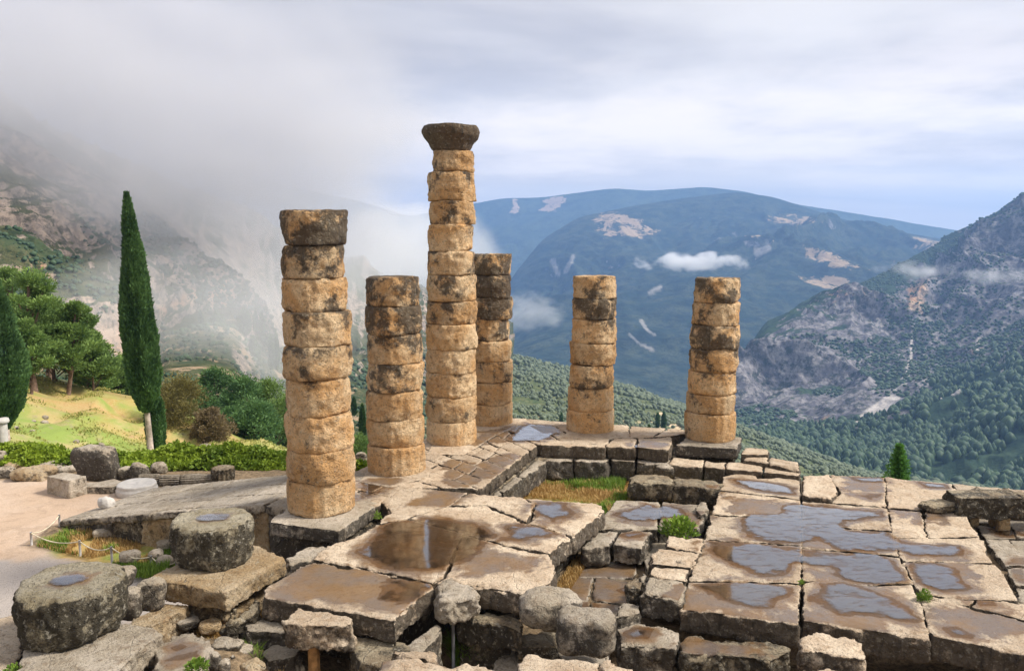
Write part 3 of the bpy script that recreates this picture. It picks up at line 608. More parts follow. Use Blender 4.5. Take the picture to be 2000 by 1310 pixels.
def rock(name, x0, y0, x1, y1, zb, label, mt=None, cat='boulder', sq=2.6, depth=.8, rot=0, seed=0, amp=1.0, group=None, parent=None, sub=4, weath=0, wet=0, lean=0):
    """a rounded boulder or worn block filling the pixel box, its foot on level zb"""
    b = gp((x0 + x1) / 2, y1, zb); Y = b[1]; w = (x1 - x0) / F * Y * .5; dep = w * depth; cyy = Y + dep * .8
    top = yp((x0 + x1) / 2, y0, Y + dep * .9)[2]; h = max(.12, (top - zb))
    w *= cyy / Y
    bm = bmesh.new(); bmesh.ops.create_icosphere(bm, subdivisions=sub + (1 if w > .5 else 0), radius=1)
    v = np.array([q.co[:] for q in bm.verts]); Fc = np.array([[q.index for q in f.verts] for f in bm.faces]); bm.free()
    k = (np.abs(v) ** sq).sum(1) ** (-1 / sq); v = v * k[:, None]
    s = v * [w, dep, h * .55] + seed * 7.7
    n = v / np.linalg.norm(v, axis=1)[:, None]
    v = v * (1 + (fbm(s * 1.6, 3, 5) * .16)[:, None] * amp)
    c, sn = math.cos(rot), math.sin(rot); v = v * [w, dep, h * .54]
    v = v + n * (fbm(s * 4, 4, 8) * .035 * amp + fbm(s * 12, 3, 9) * .014)[:, None]
    v = np.stack([v[:, 0] * c - v[:, 1] * sn, v[:, 0] * sn + v[:, 1] * c, v[:, 2]], -1)
    v[:, 0] += lean * v[:, 2]
    cx = b[0] * cyy / Y; P = v + [cx, cyy, zb + h * .48]
    o = mesh(name, P, Fc, mt or M_grey, parent, attrs=dict(wet=np.full(len(P), wet), weath=np.full(len(P), weath)), origin=(cx, cyy, zb))
    if parent is None: tag(o, label, cat, group)
    return o
def turned(name, prof, base, mt, parent=None, nth=96, flutes=0, fd=0.0, rough=(.05, .02, .008), seed=0, axis=None, weath=None, wet=None, tilt=(0, 0), endwear=.1, inner=.55):
    """a drum: prof = [(height, radius)...]; worn surface, closed ends"""
    prof = np.array(prof, float); H = prof[-1, 0] - prof[0, 0]
    zz = np.interp(np.linspace(0, 1, max(12, int(H / .045))), [0, 1], [prof[0, 0], prof[-1, 0]])
    rr = np.interp(zz, prof[:, 0], prof[:, 1]); th = np.arange(nth) / nth * 2 * math.pi
    T, Zg = np.meshgrid(th, zz); Rg = np.repeat(rr[:, None], nth, 1); t = (Zg - prof[0, 0]) / H
    S = np.stack([Rg * np.cos(T), Rg * np.sin(T), Zg], -1).reshape(-1, 3) + seed * 5.3
    n1 = fbm(S * 1.1, 3, 2).reshape(T.shape); n2 = fbm(S * 4, 4, 3).reshape(T.shape); n3 = fbm(S * 13, 3, 4).reshape(T.shape)
    e = np.abs(2 * t - 1) ** 13; big = np.clip(fbm(S * [1.5, 1.5, .8], 3, 7).reshape(T.shape) + .0, 0, 1)
    fl = fd * (np.abs(np.sin(T * flutes / 2))) if flutes else 0
    Rg = Rg + n1 * rough[0] + n2 * rough[1] + n3 * rough[2] - e * (.008 + endwear * (.04 + 1.5 * big)) - fl * (1 - .0 * e) - rough[0] * .8 * np.clip(big - .35, 0, 1)
    Zg = Zg + (fbm(S * 1.6, 2, 12).reshape(T.shape) * .03 * np.abs(2 * t - 1))
    rings = [np.stack([Rg[0] * q * np.cos(th), Rg[0] * q * np.sin(th), np.full(nth, zz[0])], -1) for q in (0.02, inner)]
    rings += [np.stack([Rg[i] * np.cos(th), Rg[i] * np.sin(th), Zg[i]], -1) for i in range(len(zz))]
    for q in (.93, .8, .6, .4, .2, .02):
        P_ = np.stack([Rg[-1] * q * np.cos(th), Rg[-1] * q * np.sin(th), np.full(nth, zz[-1] + .01)], -1)
        P_[:, 2] += fbm(P_ * 5 + seed, 3, 4) * .02 * (1 if q < .9 else .5); rings.append(P_)
    V = np.concatenate(rings); nr = len(rings); Fc = grid_faces(nth, nr, True)
    V[:, 0] += tilt[0] * V[:, 2]; V[:, 1] += tilt[1] * V[:, 2]
    wt = np.full(len(V), 0.0) if weath is None else weath(V)
    we = np.zeros(len(V)) if wet is None else wet(V)
    if axis is not None:
        q = Vector((0, 0, 1)).rotation_difference(Vector(axis)).to_matrix(); V = V @ np.array(q).T
    return mesh(name, V + np.array(base), Fc, mt, parent, attrs=dict(wet=we, weath=wt), origin=base)

# ------------------------------------------------------------------ the six columns
COLS = [
 ('front left column of nine worn drums beside the stone ramp, ochre below and black lichened on top', 1013,
  [(409, 552.5, 677.5, .3), (479, 553, 671, .13), (545, 553, 676, .13), (612, 554, 686, .1), (680, 556, 687, .02), (745, 557, 686, -.04), (817, 559, 692, -.07), (886, 561, 694, .06), (947, 562, 696, -.06)]),
 ('second column from the left, seven drums, short with a dark broken top drum', 933,
  [(542, 718, 818, .3), (600, 716, 824, .27), (656, 716, 824, .10), (713.5, 716, 827, .12), (769, 716, 828, .04), (824, 716, 828, -.03), (877, 717.5, 831.5, -.08)]),
 ('tallest column, the only one still carrying a flared capital', 874,
  [(290, 845.5, 921.5, .08), (334, 839, 928.5, .10), (392, 837.6, 927, .06), (437.5, 837, 924, .0), (491, 836, 928, .07), (539, 835.5, 929, .02), (589.5, 834, 929, .06), (636, 834, 931, .04), (685.6, 833.5, 928, -.02), (731, 833.5, 930.4, .0), (779, 832.5, 931, -.05), (826.5, 832, 932, -.09)]),
 ('corner column half hidden behind the tallest one', 835,
  [(496.5, 921, 998, .28), (539, 919, 999, .28), (583, 918, 999, .24), (625.5, 917, 996, .24), (668, 916, 998.5, .08), (709, 915, 1000, .0), (750.5, 914, 1001, -.05), (793, 912, 1002, -.07)]),
 ('second column from the right, standing alone before the valley, fluted pale lower drums', 849,
  [(540.7, 1119, 1203.5, .14), (583.7, 1117, 1203.5, .26), (626, 1115, 1203.5, .06), (672.6, 1112.6, 1201.5, .03), (717, 1112, 1198, .05), (760, 1109, 1198.7, .02), (806.8, 1106, 1199.6, -.03)]),
 ('rightmost column, leaning slightly, on a square plinth with a damp yellow foot', 865.5,
  [(544.7, 1359.7, 1445, .2), (592.7, 1354, 1443.6, .16), (638.7, 1350, 1442.5, .22), (684, 1347.5, 1441.6, .12), (731, 1345.6, 1438.8, .10), (775, 1340.8, 1436, .05), (812, 1336.5, 1436, .06)])]
COLPOS = []
for ci, (lab, yb, dr) in enumerate(COLS):
    xl, xr = dr[-1][1], dr[-1][2]; cxp = (xl + xr) / 2; fr_ = gp(cxp, yb, 0); rad = (xr - xl) / 2 / F * (fr_[1] + .9)
    Yc = fr_[1] + rad; xc = yp(cxp, yb, Yc)[0]; COLPOS.append((xc, Yc, rad))
    root = thing('temple_column', (xc, Yc, 0), lab, 'column', 'standing columns of the temple')
    seams = [yp(cxp, d[0], Yc - rad * .95)[2] for d in dr] + [0.0]
    for k, (ys, a, b, wv) in enumerate(dr):
        zt, zb = seams[k], seams[k + 1]; ym = (ys + (dr[k + 1][0] if k + 1 < len(dr) else yb)) / 2
        c0 = yp((a + b) / 2, ym, Yc); r_ = (b - a) / 2 / F * Yc * 1.01
        h = zt - zb; last = k == len(dr) - 1; lo_ = k >= len(dr) - 2
        rd = (.022, .010, .006) if last or (ci > 2 and lo_) else (.05 + .06 * max(wv, 0), .038, .018)
        def wf(V, wv=wv, k=k, ci=ci, r_=r_, h=h):
            a_ = np.arctan2(V[:, 1], V[:, 0]); return wv * .82 + .16 * fbm(V * 1.3 + k * 9 + ci * 31, 3, 6) + .05 * sst(V[:, 2] / h, .8, 1.0)
        jt = random.Random(ci * 31 + k)
        turned('drum', [(0, r_ * (.99 if last else .985)), (h * .5, r_ * 1.006), (h - .004, r_ * .992)], (c0[0] + jt.uniform(-.015, .015), Yc + jt.uniform(-.03, .03), zb), M_col, root, 112 if ci < 3 else 88,
               flutes=20, fd=.028 if (last or (ci > 2 and lo_)) else .014, rough=rd, seed=ci * 20 + k, weath=wf, endwear=.035 if last else .11, tilt=(0, 0))
    if ci == 2:
        zc = seams[0]; zt = yp(880, 242, Yc - .9)[2]; s = Yc / F; h = zt - zc
        turned('capital', [(0, 37 * s), (h * .12, 39.5 * s), (h * .35, 45 * s), (h * .62, 54 * s), (h * .80, 55.5 * s), (h, 54 * s)], (yp(880.5, 260, Yc)[0], Yc, zc), M_col, root, 128, rough=(.05, .03, .012), seed=77, weath=lambda V: .42 + 0 * V[:, 0], endwear=.05)
# ------------------------------------------------------------------ temple floor
c1, c4, c6 = [np.array(COLPOS[i][:2]) for i in (0, 3, 5)]
U = (c4 - c1) / np.linalg.norm(c4 - c1); S4 = np.linalg.norm(c4 - c1); Wd = (c6 - c4) / np.linalg.norm(c6 - c4)
Lft = np.array((-U[1], U[0]))
def Ls(s, off=1.15): return np.array([*(c1 + U * s + Lft * off), 0.0])
def far_(t, off=1.15): n = np.array((-Wd[1], Wd[0])); return np.array([*(c4 + Wd * t + n * off), 0.0])
def W0(px, py, z=0): return gp(px, py, z)
def quadgrid(A, B, Cc, D, rows, th, mt, parent, seed, dz=.012, labels=None, name='paving_slab', jit=.12, amp=1.0):
    """slabs between side A-D (left) and side B-C (right); rows = slabs per row, counted from A-B"""
    rg = random.Random(seed); n = len(rows)
    vcut = [0] + [(i + rg.uniform(-jit, jit)) / n for i in range(1, n)] + [1]
    P = lambda u, v: (A * (1 - u) + B * u) * (1 - v) + (D * (1 - u) + Cc * u) * v
    for r, k in enumerate(rows):
        uc = [0] + [(i + rg.uniform(-jit, jit) * 1.6) / k for i in range(1, k)] + [1]
        for i in range(k):
            e = lambda: rg.uniform(-.012, .012)
            pts = [P(uc[i], vcut[r] ), P(uc[i + 1], vcut[r]), P(uc[i + 1] + (e() if i < k - 1 else 0), vcut[r + 1]), P(uc[i] + (e() if i else 0), vcut[r + 1])]
            z = rg.uniform(-dz, dz); pts = [p + [0, 0, z] for p in pts]
            stone(name, None, 0, th, mt, parent, world_pts=pts, amp=amp, wear=.55, gap=.005, vox=.05)
foot = thing('temple_stylobate', (c1[0], c1[1], -.45), 'L-shaped stone pavement carrying the six standing columns', 'stone pavement')
quadgrid(Ls(1.2), W0(735, 988), W0(789, 951), Ls(3.0), [2, 3], .42, M_pave, foot, 3)
quadgrid(Ls(3.0), W0(789, 951), W0(938, 953), Ls(5.2), [3, 4], .42, M_pave, foot, 5)
quadgrid(Ls(5.2), W0(938, 953), W0(1049, 869), Ls(S4 + 1.15), [4, 5, 4, 5, 4, 4, 3], .42, M_pave, foot, 9)
crn = Ls(S4 + 1.15); A_ = W0(1051, 868); B_ = W0(1181, 857); C_ = far_(3.9); quadgrid(A_, B_, C_, crn, [3, 3, 2], .42, M_pave, foot, 11)
quadgrid(B_, W0(1318, 850), far_(8.2), C_, [3, 3], .42, M_pave, foot, 12)
for q in ([(1052, 868), (1181, 872.5), (1193, 856), (1120, 858), (1053, 858)], [(1184, 870), (1240, 873), (1243, 856), (1197, 855)], [(1242, 873), (1306, 878), (1317, 864), (1312, 851), (1245, 855)]):
    stone('kerb_block', q, .02, .45, M_pave, foot, weath=.06, wear=1.2)
for q, l in (([(525, 1019), (535, 1008), (560, 990), (600, 965), (690, 955), (741, 983), (663, 1036), (600, 1030)], 'low square plinth under the front left column'),):
    stone('plinth', q, .0, .36, M_grey, foot, l, vox=.045, amp=.5)
stone('plinth', [(1317, 868), (1345, 850), (1400, 846), (1449, 853), (1441, 876)], 0, .42, M_grey, foot, 'stained square plinth under the rightmost column', weath=.1, amp=.7)
for q in ([(700, 940), (765, 950), (858, 925), (838, 908), (720, 912)], [(830, 886), (905, 888), (935, 872), (954, 858), (930, 852), (850, 858)], [(915, 845), (975, 846), (1012, 832), (1015, 826), (930, 826)], [(1092, 853), (1170, 860), (1222, 852), (1210, 840), (1110, 840)]):
    stone('base_slab', q, .035, .25, M_pave, foot, wear=.5, amp=.5)
# core and lower courses of the stylobate
def course(name, q, z, th, parent, mt=M_grey, weath=.06, **k): return stone(name, q, z, th, mt, parent, weath=weath, **k)
stone('foundation', None, 0, 1.5, M_dark, foot, world_pts=[p + [0, 0, -.43] for p in (Ls(-.9, 1.0), W0(660, 1030), W0(740, 984), W0(790, 955), W0(936, 956), W0(1048, 873), W0(1310, 868), W0(1440, 868), far_(8.6, 1.0), crn)], vox=.12, weath=.1)
for q in ([(940, 987), (958, 985), (982, 963), (972, 955)], [(972, 957), (984, 962), (1022, 932), (1008, 928)], [(1009, 929), (1023, 931), (1067, 901), (1050, 893)]):
    course('step_block', [(x, y) for x, y in q], -.45, .7, foot)
for q in ([(1052, 888), (1064, 899), (1122, 900), (1123, 886)], [(1123, 887), (1123, 900), (1185, 901), (1193, 897), (1192, 884)], [(1194, 884), (1194, 898), (1240, 902), (1243, 886)], [(1243, 886), (1241, 902), (1304, 907), (1312, 892)], [(1306, 906), (1372, 911), (1376, 898), (1314, 892)], [(1373, 911), (1416, 915), (1420, 902), (1377, 898)],
          [(1417, 915), (1490, 921), (1490, 905), (1421, 901)], [(1491, 921), (1564, 929), (1562, 910), (1491, 905)]):
    course('step_block', q, -.45, .7, foot, M_pave if q[0][0] > 1300 else M_grey)
stone('step_block', [(1444, 886), (1454, 873), (1503, 875), (1503, 887)], -.18, .35, M_pave, foot); stone('step_block', [(1450, 896), (1457, 886), (1502, 888), (1500, 903)], -.3, .25, M_pave, foot)
stone('step_block', [(1500, 906), (1503, 891), (1561, 901), (1562, 915)], -.3, .3, M_pave, foot)

# central terrace with the brown pool
cen = thing('central_terrace', (*gp(850, 1100, 0)[:2], -.5), 'irregular terrace of big broken slabs holding the brown pool that mirrors a column', 'stone terrace')
for q in ([(510, 1165), (519, 1143), (566, 1118), (609, 1092), (720, 1112), (845, 1138), (848, 1146), (792, 1190), (772, 1213), (690, 1197), (597, 1181)],
          [(609, 1090), (648, 1062), (690, 1050), (741, 1022), (800, 1012), (905, 1040), (870, 1125), (846, 1137), (720, 1110)],
          [(848, 1138), (872, 1126), (905, 1042), (985, 1063), (1073, 1080), (1091, 1106), (1080, 1137), (1027, 1160), (932, 1143), (880, 1131)],
          [(870, 987), (950, 986), (1030, 1021), (1119, 1046), (1074, 1079), (985, 1062), (905, 1040), (800, 1010)],
          [(913, 961), (1022, 971), (1045, 985), (1030, 1019), (950, 985), (880, 985)], [(1023, 971), (1178, 984), (1182, 996), (1120, 1045), (1031, 1020), (1046, 985)],
          [(743, 977), (769, 955), (800, 950), (912, 961), (880, 986), (800, 1009), (741, 1022), (735, 1012), (760, 1000)]):
    stone('broken_slab', q, 0, .46, M_pave, cen, wear=1.5, gap=.01, vox=.042)
stone('foundation', [(560, 1160), (640, 1085), (760, 1000), (900, 970), (1160, 992), (1060, 1100), (1020, 1140), (880, 1120), (770, 1190)], -.46, 1.3, M_dark, cen, vox=.08, weath=.1)
stone('broken_corner', [(856, 1140), (882, 1131), (930, 1143), (936, 1168), (885, 1172), (858, 1172)], .02, .42, M_grey, cen, 'pale broken corner jutting over the hole', amp=2.2, wear=2, weath=-.25)
stone('lower_course', [(688, 1262), (690, 1240), (790, 1250), (812, 1268), (740, 1300), (700, 1290)], -.5, .9, M_dark, cen, weath=.02)
stone('lower_course', [(792, 1262), (822, 1240), (852, 1216), (868, 1222), (842, 1258), (812, 1290)], -.5, 1.2, M_grey, cen)
stone('lower_course', [(893, 1205), (900, 1190), (1000, 1198), (1022, 1212), (1020, 1235), (990, 1222)], -.55, .5, M_dark, cen, weath=.02, amp=1.6)
stone('lower_course', [(893, 1235), (900, 1225), (1010, 1240), (1000, 1262), (893, 1250)], -1.1, .8, M_dark, cen)

# right-hand terrace
rt = thing('wet_terrace', (*gp(1650, 1060, ZR)[:2], ZR - .5), 'broad right-hand floor of rectangular slabs covered with sky-grey puddles', 'stone terrace')
for q in ([(1412, 930), (1440, 923), (1474, 925), (1480, 933), (1564, 930), (1565, 974), (1405, 956)], [(1405, 958), (1565, 976), (1565, 1012), (1390, 1003), (1396, 985)], [(1390, 1005), (1565, 1014), (1565, 1064), (1376, 1051)],
          [(1375, 1053), (1565, 1066), (1565, 1138), (1450, 1134), (1345, 1133), (1352, 1110)], [(1343, 1135), (1450, 1136), (1563, 1140), (1561, 1217), (1500, 1211), (1400, 1196), (1327, 1187), (1333, 1165)],
          [(1622, 928), (1728, 931), (1732, 988), (1622, 981), (1641, 962)], [(1729, 931), (1860, 944), (1868, 965), (1870, 995), (1800, 995), (1733, 990)], [(1862, 944), (2030, 957), (2060, 985), (1995, 985), (1920, 975), (1870, 966)],
          [(1567, 978), (1731, 991), (1740, 1020), (1745, 1036), (1567, 1024)], [(1567, 1026), (1745, 1038), (1758, 1085), (1567, 1068)], [(1567, 1070), (1759, 1087), (1780, 1136), (1700, 1142), (1567, 1132)],
          [(1569, 1137), (1605, 1130), (1700, 1143), (1782, 1140), (1795, 1170), (1812, 1225), (1815, 1247), (1700, 1229), (1567, 1210)],
          [(1733, 992), (1800, 997), (1805, 1030), (1812, 1050), (1745, 1048), (1738, 1018)], [(1808, 998), (1860, 994), (1888, 1001), (1893, 1013), (1911, 1046), (1814, 1050), (1806, 1030)], [(1746, 1050), (1912, 1048), (1942, 1099), (1762, 1093)],
          [(1763, 1095), (1944, 1101), (1958, 1114), (1992, 1172), (1880, 1168), (1800, 1160), (1783, 1140)], [(1800, 1163), (1905, 1170), (1897, 1182), (1860, 1180), (1818, 1170)], [(1907, 1169), (1995, 1175), (2060, 1200), (2060, 1225), (1900, 1184)],
          [(1797, 1172), (1818, 1170), (1898, 1186), (2060, 1228), (2060, 1290), (1940, 1264), (1880, 1252), (1819, 1240), (1808, 1210)]):
    stone('paving_slab', q, ZR, .52, M_pave, rt, wear=.55, gap=.003, amp=1.1, vox=.042)
stone('paving_slab', [(1567, 928), (1620, 924), (1640, 957), (1622, 972), (1567, 966)], ZR + .13, .5, M_pave, rt, 'raised slab with a dark front edge')
stone('rubble_bed', [(1420, 940), (1560, 940), (1860, 955), (1880, 1010), (1950, 1110), (1980, 1160), (2050, 1230), (1900, 1215), (1780, 1190), (1600, 1160), (1380, 1140), (1400, 1040)], ZR - .5, 1.1, M_dark, rt, vox=.1, weath=.1)
for i, q in enumerate(([(1330, 1190), (1400, 1199), (1500, 1214), (1545, 1220), (1540, 1200), (1345, 1170)],)): stone('support_block', q, ZR - .53, .5, M_dark, rt, weath=.1)

# lower floors
lf = thing('sunken_floor', (*gp(1200, 1050, ZL)[:2], ZF), 'sunken wet floor of pitted slabs between the two terraces', 'stone floor')
for q in ([(1136, 1069), (1160, 1035), (1207, 1037), (1194, 1058), (1192, 1065)], [(1195, 1062), (1209, 1036), (1272, 1035), (1272, 1045), (1253, 1070)], [(1165, 1031), (1178, 1008), (1200, 975), (1290, 978), (1285, 1033)], [(1287, 1033), (1292, 978), (1384, 984), (1378, 1010), (1366, 1030)]):
    stone('pitted_slab', q, ZL, .5, M_grey, lf, wear=1.2)
for q in ([(1080, 1230), (1085, 1180), (1150, 1172), (1170, 1225)], [(1085, 1178), (1100, 1128), (1160, 1125), (1150, 1170)], [(1152, 1170), (1162, 1125), (1240, 1130), (1230, 1180)], [(1100, 1126), (1118, 1095), (1250, 1095), (1240, 1128)], [(1172, 1225), (1152, 1174), (1235, 1182), (1225, 1235)]):
    stone('pitted_slab', q, ZF, .4, M_grey, lf, gap=.02, wear=1.5)
stone('pitted_slab', [(1255, 1095), (1272, 1048), (1310, 1035), (1300, 1080), (1262, 1110)], -1.0, .4, M_grey, lf)
# far right lower floor
rf = thing('outer_paving', (*gp(1960, 1080, -1.1)[:2], -1.4), 'lower broken paving beyond the right edge of the wet terrace', 'stone floor')
for k, q in enumerate(([(1890, 1000), (2060, 1010), (2080, 1050), (1925, 1050)], [(1925, 1053), (2080, 1055), (2110, 1110), (1960, 1105)], [(1962, 1108), (2110, 1112), (2140, 1190), (2000, 1180)])):
    quadgrid(gp(*q[0], -1.1), gp(*q[1], -1.1), gp(*q[2], -1.1), gp(*q[3], -1.1), [3, 2], .3, M_grey, rf, 40 + k, dz=.04, name='broken_slab')
PUD.append((-1.1, [tuple(gp(*q, -1.1)[:2]) for q in [(1940, 1035), (1975, 1030), (2010, 1045), (1960, 1050)]], .1, True, 99))
PUD.append((-1.1, [tuple(gp(*q, -1.1)[:2]) for q in [(1970, 1105), (1995, 1095), (2030, 1130), (2000, 1140)]], .1, True, 98))

# ------------------------------------------------------------------ long walls, ramp
B = lambda *a, **k: stone('stone_block', *a, **k)
g = 'loose blocks of the ruin'
B([(1226, 932), (1240, 925), (1280, 927), (1313, 929), (1316, 945), (1280, 943), (1230, 940)], -.5, .6, M_dark, label='long dark block with pale top beside the round cup stone', group=g, amp=1.6, wear=1.4)
B([(1317, 930), (1400, 937), (1413, 945), (1400, 954), (1318, 946)], -.5, .6, M_dark, label='long dark block touching the left corner of the wet terrace', group=g, amp=1.6, wear=1.6)
rock('hollowed_stone', 1278, 905, 1319, 935, -.95, 'small round stone with a hollow in its top behind the long dark blocks', M_grey, 'hollow stone', 3, .9, 0, 4, .6, group=g)
for i, (q, z, th, l) in enumerate([
    ([(1356, 990), (1366, 978), (1383, 980), (1380, 1000), (1366, 1008)], -.5, .5, 'small upright dark block wedged at the terrace edge behind the puddled slab'),
    ([(1300, 1066), (1306, 1045), (1374, 1050), (1366, 1079)], -.5, .3, 'flat beige block with a fern growing behind it'),
    ([(1268, 1100), (1286, 1070), (1364, 1080), (1352, 1109)], -.52, .4, 'smooth brown-topped block second behind the big rounded one'),
    ([(1269, 1112), (1276, 1104), (1350, 1111), (1341, 1136), (1268, 1123)], -.55, .4, 'narrow wedge block directly behind the big rounded one'),
    ([(1251, 1156), (1265, 1123), (1337, 1133), (1341, 1147), (1330, 1170), (1267, 1161)], -.48, .5, 'big rounded block with brown top at the front left of the wet terrace'),
    ([(1224, 1138), (1243, 1124), (1254, 1138), (1250, 1150), (1228, 1148)], -.6, .6, 'narrow dark upright block left of the big rounded one'),
    ([(1243, 1122), (1256, 1114), (1272, 1120), (1262, 1136), (1250, 1136)], -.65, .5, 'knobbly wet stone behind the narrow upright block'),
    ([(1195, 1203), (1211, 1170), (1249, 1181), (1250, 1197), (1217, 1203)], -.8, .5, 'triangular rough stone on the sunken floor'),
    ([(1205, 1227), (1245, 1219), (1300, 1226), (1325, 1234), (1318, 1267), (1208, 1259)], -1.0, .6, 'block with a small puddle on top in front of the sunken floor'),
    ([(1320, 1247), (1345, 1239), (1440, 1246), (1540, 1260), (1547, 1272), (1510, 1288), (1420, 1280), (1330, 1274)], -.98, .6, 'long rounded block lying under the front edge of the wet terrace'),
    ([(548, 1211), (582, 1184), (640, 1193), (694, 1204), (689, 1218), (638, 1221), (577, 1220)], .02, .5, 'loose pale-topped block leaning on the front edge of the central terrace'),
    ([(474, 1216), (497, 1201), (552, 1212), (560, 1236), (480, 1232)], -.5, .6, 'dark block under the left end of the central terrace'),
    ([(506, 1275), (545, 1245), (592, 1264), (577, 1280), (523, 1292)], -.75, .8, 'wedge shaped block beneath the loose pale-topped block'),
    ([(452, 1192), (500, 1163), (512, 1172), (500, 1200), (478, 1220), (446, 1242), (425, 1236)], [-.15, -.1, -.1, -.3, -.5, -.6, -.6], .6, 'sloping stone sliding down beside the tan plinth'),
    ([(945, 1308), (958, 1300), (983, 1247), (1008, 1245), (1035, 1265), (1012, 1312)], -1.3, .4, 'dark wet slab lying in the hole before the boulders'),
    ([(1563, 1264), (1570, 1242), (1600, 1234), (1670, 1238), (1688, 1250), (1694, 1287), (1640, 1280), (1600, 1272)], -.35, .45, 'pale carved block with a moulded front face below the wet terrace'),
    ([(757, 1270), (764, 1261), (840, 1262), (847, 1273), (846, 1286), (800, 1284)], -.1, .5, 'small pale slab touching the big pitted slab at the bottom'),
    ([(715, 1314), (750, 1286), (800, 1284), (848, 1288), (920, 1298), (1000, 1310), (1015, 1345), (700, 1345)], -.1, .5, 'big pale pitted slab at the bottom edge of the view'),
    ([(1008, 1312), (1016, 1280), (1025, 1270), (1060, 1272), (1170, 1290), (1178, 1345), (1000, 1345)], -.1, .55, 'pale cracked slab at the bottom right of the boulders'),
    ([(1180, 1292), (1235, 1305), (1260, 1345), (1182, 1345)], -.12, .5, 'pale slab end beside the cracked slab at the bottom'),
    ([(1260, 1316), (1275, 1306), (1330, 1308), (1370, 1345), (1262, 1345)], -.4, .5, 'low pale slab at the bottom under the long rounded block'),
    ([(1558, 1310), (1562, 1304), (1690, 1306), (1700, 1345), (1556, 1345)], -.5, .5, 'pale slab at the bottom under the carved block'),
    ([(1085, 1275), (1110, 1262), (1195, 1275), (1190, 1300), (1100, 1296)], -.95, .4, 'low flat stone under the speckled squared boulder'),
    ([(1004, 1235), (1030, 1225), (1090, 1232), (1088, 1262), (1010, 1262)], -.9, .5, 'dark shaded block under the round boulder'),
  ]):
    pale = i in (10, 15, 16, 17, 18, 19, 21)
    B(q, z, th, M_pave if pale or i in (2, 3, 1) else (M_dark if i in (9, 13, 23, 5) else M_grey), label=l, group=g, amp=1.5, wear=1.7, weath=-.12 if pale else .04, vox=.04)
rock('boulder', 1013, 1152, 1137, 1236, -.55, 'round lumpy boulder with a split top beside the hole', M_grey, 'boulder', 2.9, .75, .2, 2, .8, group=g, weath=-.05)
rock('boulder', 1083, 1192, 1203, 1280, -.62, 'speckled squared boulder in front of the round one', M_grey, 'boulder', 5, .7, -.12, 9, .6, group=g, weath=-.05)

# ramp up to the temple
u2 = Lft                                  # runs away from the columns to the left
top_n = gp(515, 985, 0)[:2]; end_n = gp(115, 1016, -1.75)[:2]; rl = end_n - top_n; L_ = np.linalg.norm(rl); rl = rl / L_; rw = U
rampo = thing('stone_ramp', (*((top_n + end_n) / 2), -2), 'long grey stone ramp sloping down from the temple floor to the path', 'ramp')
def rp(a, b, dz=0): p = top_n + rl * a + rw * b; return np.array([p[0], p[1], -1.75 * max(a, 0) / L_ + dz])
WR = 3.9; rg = random.Random(4); ca = [0, 1.5, 2.9, 4.4, 6.0, L_ - 1.1, L_]
for i in range(6):
    cb = [.0, .28, 1.4 + rg.uniform(-.3, .3), 2.7 + rg.uniform(-.3, .3), WR]
    for j in range(4):
        stone('ramp_slab', None, 0, .22, M_grey, rampo, world_pts=[rp(ca[i], cb[j]), rp(ca[i + 1], cb[j]), rp(ca[i + 1], cb[j + 1]), rp(ca[i], cb[j + 1])], amp=.8, wear=.5, gap=.006, weath=-.1)
for q in ([(-2.2, 0), (-.05, 0), (-.05, 1.9), (-1.5, 1.9)], [(-1.5, 1.92), (-.05, 1.92), (-.05, WR), (-1.5, WR)]): stone('ramp_slab', None, 0, .25, M_grey, rampo, world_pts=[rp(a, b) for a, b in q], amp=.6, wear=.5, gap=.006, weath=-.1)
for i, (a, b) in enumerate([(-2.2, -.05), (-.05, 1.2), (1.2, 2.6), (2.6, 3.7), (3.7, 5.0), (5.0, 6.3), (6.3, L_ - .1)]):
    pts = [rp(a, .10, -.23), rp(b, .10, -.23), rp(b, .6, -.23), rp(a, .6, -.23)]; m_ = -1.75 * max(min((a + b) / 2, L_), 0) / L_
    t1 = [1.9 - 1.75 * max(x, 0) / L_ for x in (a, b, b, a)]; stone('side_block', None, 0, t1, [M_grey, M_block, M_dark][i % 3], rampo, world_pts=pts, gap=.01, amp=.9)
stone('ramp_core', None, 0, 1.0, M_dark, rampo, world_pts=[rp(-1.4, .5, -.24), rp(L_ - .4, .5, -.24), rp(L_ - .4, WR - .2, -.24), rp(-1.4, WR - .2, -.24)], vox=.12)
rock('broken_marble', 192, 968, 226, 996, -1.62, 'small white broken marble piece lying on the ramp', M_marble, 'marble piece', 2.4, .8, 0, 3, 1.2)
